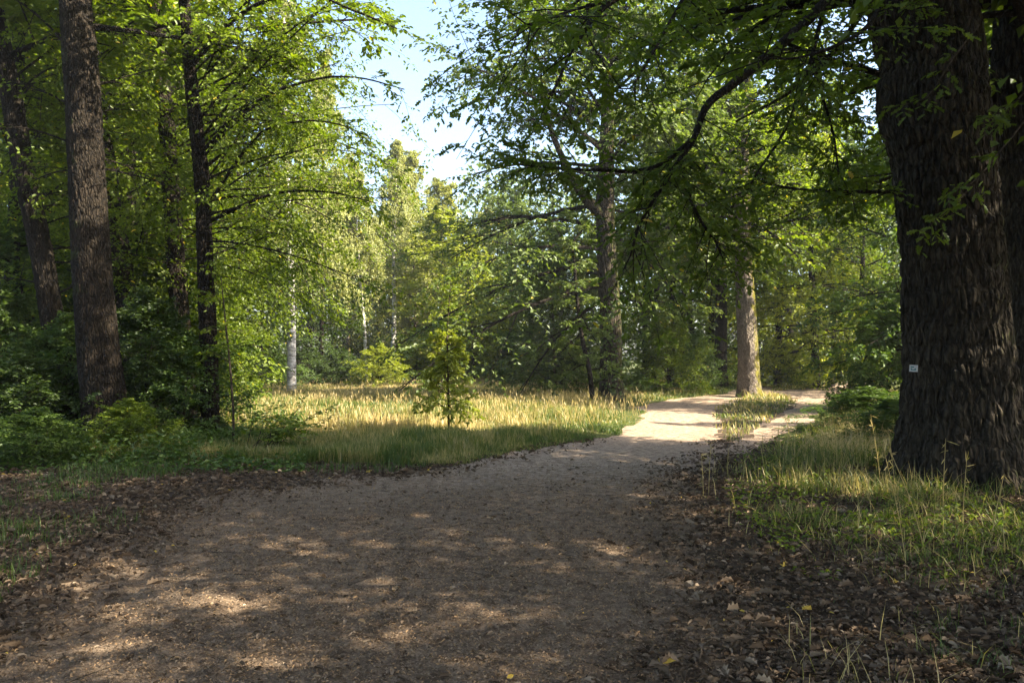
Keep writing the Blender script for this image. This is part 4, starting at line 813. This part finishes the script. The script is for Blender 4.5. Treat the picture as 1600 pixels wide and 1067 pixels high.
def stalks(pts, label, seed):
    rg = np.random.default_rng(seed); parts = []; lv_ = []
    ob = None
    for (px, Y, h, lx) in pts:
        X = gx(px, Y); z0 = float(gz(np.array([X]), np.array([Y]))[0]); P = [(X, Y, z0, .004), (X + lx * .3, Y, z0 + h * .4, .0035), (X + lx * .7, Y, z0 + h * .75, .003), (X + lx, Y, z0 + h, .0015)]
        o = P[0][:3]; t = empty('grass_stalk', o, label[0], 'grass stalk', 'dry stalks on the right verge') ; label = label[1:]
        parts = [polytube(loc(P, o), 16, 5, .1, seed)]; parts[0] = (parts[0][0], parts[0][1], np.full(len(parts[0][1]), .75))
        build('stem', parts, M_GRASS, t, True)
        m = 11; u = rg.uniform(.2, 1, m); C = spline(loc(P, o), 50); Q = C[(u * 49).astype(int), :3]
        build('foliage', [leafmesh(Q, np.stack([rg.normal(0, .7, m), rg.normal(0, .7, m), rg.uniform(-.6, 1, m)], 1), rg.normal(0, 1, (m, 3)), rg.uniform(.04, .14, m), rg.uniform(.006, .012, m), rg.uniform(.5, 1, m), 'oval')], M_GRASS, t)
stalks([(1412, 6.3, .92, -.17), (1442, 6.6, .98, -.34), (1106, 9.4, .62, .03), (1098, 9.3, .5, -.02), (1500, 7.4, .7, .05), (1398, 8.8, .85, -.08), (1375, 9.6, .95, -.12), (1545, 7.0, .6, .12), (1290, 12, .8, .05), (1345, 11, .9, -.1), (1240, 13, .8, .06), (1470, 8.2, .8, .04)],
       ['long dry stalk below the oak, leaning left, the left of a crossing pair', 'longest dry stalk below the oak, bent far to the left', 'dark weed stalk upright at the right rim of the path', 'shorter dark weed stalk beside the upright one at the path rim', 'reddish dry stalk in front of the oak foot', 'thin stalk just left of the oak foot',
        'tall thin stalk in the sunlit verge close to the oak', 'dry stalk low on the right in front of the oak', 'sunlit stalk in the middle of the right verge', 'leaning sunlit stalk between verge middle and oak', 'sunlit stalk farthest left on the right verge', 'brown stalk before the left root of the oak'], 150)
# fallen leaves: thick on the verges, chips and broken bits on the path
def litter(n, sel, size, seed, up=.25, tintsh=0, aspect=.55, shape='oval', x0=lambda y: -.72 * y - 2.5, x1=lambda y: .72 * y + 2.5, y0=2.6, y1=16, pw=1.5, flat=.45, yel=.004):
    rg = np.random.default_rng(seed); x, y = scatter(rg, n, x0, x1, y0, y1, pw); pd = pathd(x, y); k = rg.uniform(size=n) < sel(x, y, pd); x, y, pd = x[k], y[k], pd[k]; n = len(x)
    a = rg.uniform(0, 6.28, n); D = np.stack([np.cos(a), np.sin(a), rg.normal(0, .18, n)], 1)
    z = zg(x, y) + .012 + rg.uniform(0, up, n) * .06 + np.clip(pd, 0, .3) * .0
    L = size * rg.uniform(.35, 1.4, n) * (1 + np.clip((y - 8) / 14, 0, 1) * .5)
    return leafmesh(np.stack([x, y, z], 1), D, UP + rg.normal(0, flat, (n, 3)), L, L * aspect * rg.uniform(.7, 1.2, n), np.where(rg.uniform(size=n) < yel, 1.0, np.clip(rg.beta(2, 2.4, n) + tintsh, 0, .95)), shape, fold=.3, droop=.3)
selv = lambda x, y, pd: np.clip(1 - (pd + .1) / .9, 0, 1) * np.clip(.35 + 1.3 * fbm(x * .8, y * .8, 0, 160), 0, 1) * np.clip((17 - y) / 6, 0, 1)
tag(build('leaf_litter', [litter(170000, selv, .043, 161, .5), litter(24000, selv, .075, 162, .6, shape='lobed', aspect=.62)], M_LITTER), 'brown fallen oak leaves heaped along both rims of the path', 'leaf litter', kind='stuff')
selp = lambda x, y, pd: np.clip(pd + .5, 0, 1) * np.clip((13 - y) / 5, 0, 1) * np.clip(.15 + 1.5 * fbm(x * .7, y * .7, 0, 163), 0, 1)
tag(build('path_debris', [litter(330000, selp, .020, 164, .15, .30, .45, 'rhomb', y1=14, pw=1.35, flat=.3, yel=.0005), litter(12000, selp, .045, 165, .15, .1, y1=14)], M_LITTER), 'small broken leaf bits and chips trodden into the near path', 'leaf litter', kind='stuff')

# ------------------------------------------------------------------ unseen trees added round the viewpoint to shade the path and dim the skylight
for X, Y, sc, lb_ in [(8.8, 2.6, (1.0, 1.0, .95), 'oak added just outside the view to the right to shade the near path'), (15.8, -2.8, (1.05, 1.0, 1.0), 'farther oak added for shade right of the viewpoint, behind the one nearest the path'), (7.4, -4.5, (1.05, 1.0, 1.0), 'unseen oak added behind the viewpoint on the right, shading the near path'),
        (15.5, 5.5, (1.1, 1.0, 1.1), 'oak added for shade right of both big trunks, outside the view'), (-8.2, 3.8, (.95, .95, .95), 'oak added just outside the view to the left, dimming the light overhead'), (-6.5, -5.5, (1.1, 1.1, 1.0), 'unseen oak added behind the viewpoint on the left to dim the light'), (1.5, -9.5, (1.1, 1.1, 1.0), 'unseen oak added beside the path behind the viewpoint to dim the light')]:
    place('tall', 0, Y, sc, lb_, x=X, group='unseen oaks added for shade')
place('birch', 0, 15.5, (.9, .9, .8), 'birch added right of the verge, outside the view, to dapple the path', x=19.5)  # three unseen birches added to break the sun on the path
place('birch', 0, 20, (1, 1, .82), 'birch added right of the grassy island, outside the view, to dapple the far path', x=22.5)
place('birch', 0, 10.5, (1.1, 1.1, .85), 'birch added beyond the second oak, outside the view, to dapple the path bend', x=15.5)
# ------------------------------------------------------------------ the thin summer haze
if HAZE:
    hv, hn, ho = newmat('haze_air'); pv = hn.nodes.new('ShaderNodeVolumePrincipled'); pv.inputs['Density'].default_value = HAZE; pv.inputs['Color'].default_value = (.93, .96, 1, 1); pv.inputs['Anisotropy'].default_value = .3
    hn.links.new(pv.outputs[0], ho.inputs['Volume'])
    V = np.array([(x, y, z) for x in (-130, 130) for y in (-60, 130) for z in (-3, 32)], float)
    hz = build('haze', [(V, np.array([(0, 1, 3, 2), (4, 6, 7, 5), (0, 4, 5, 1), (2, 3, 7, 6), (0, 2, 6, 4), (1, 5, 7, 3)]), None)], hv)
    tag(hz, 'thin bright haze hanging in the clearing and the far trees', 'haze', kind='stuff')

# broken twigs lying on the path and in the litter
rg = np.random.default_rng(170); n = 420; x, y = scatter(rg, n, lambda y: -.62 * y - 1, lambda y: .5 * y + .6, 3.2, 13, 1.3); a = rg.normal(0, .9, n)
b = dict(P=np.stack([x, y, zg(x, y) + .018], 1), D=np.stack([np.cos(a), np.sin(a), rg.normal(.02, .06, n)], 1), L=rg.uniform(.06, .32, n), B=np.stack([rg.normal(0, .15, n), rg.normal(0, .15, n), -.03 * np.ones(n)], 1), R=rg.uniform(.0015, .0042, n))
tag(build('fallen_twigs', [tubes(b, 3, 4)], B_TWIG), 'thin broken twigs scattered on the near path', 'twigs', kind='stuff')
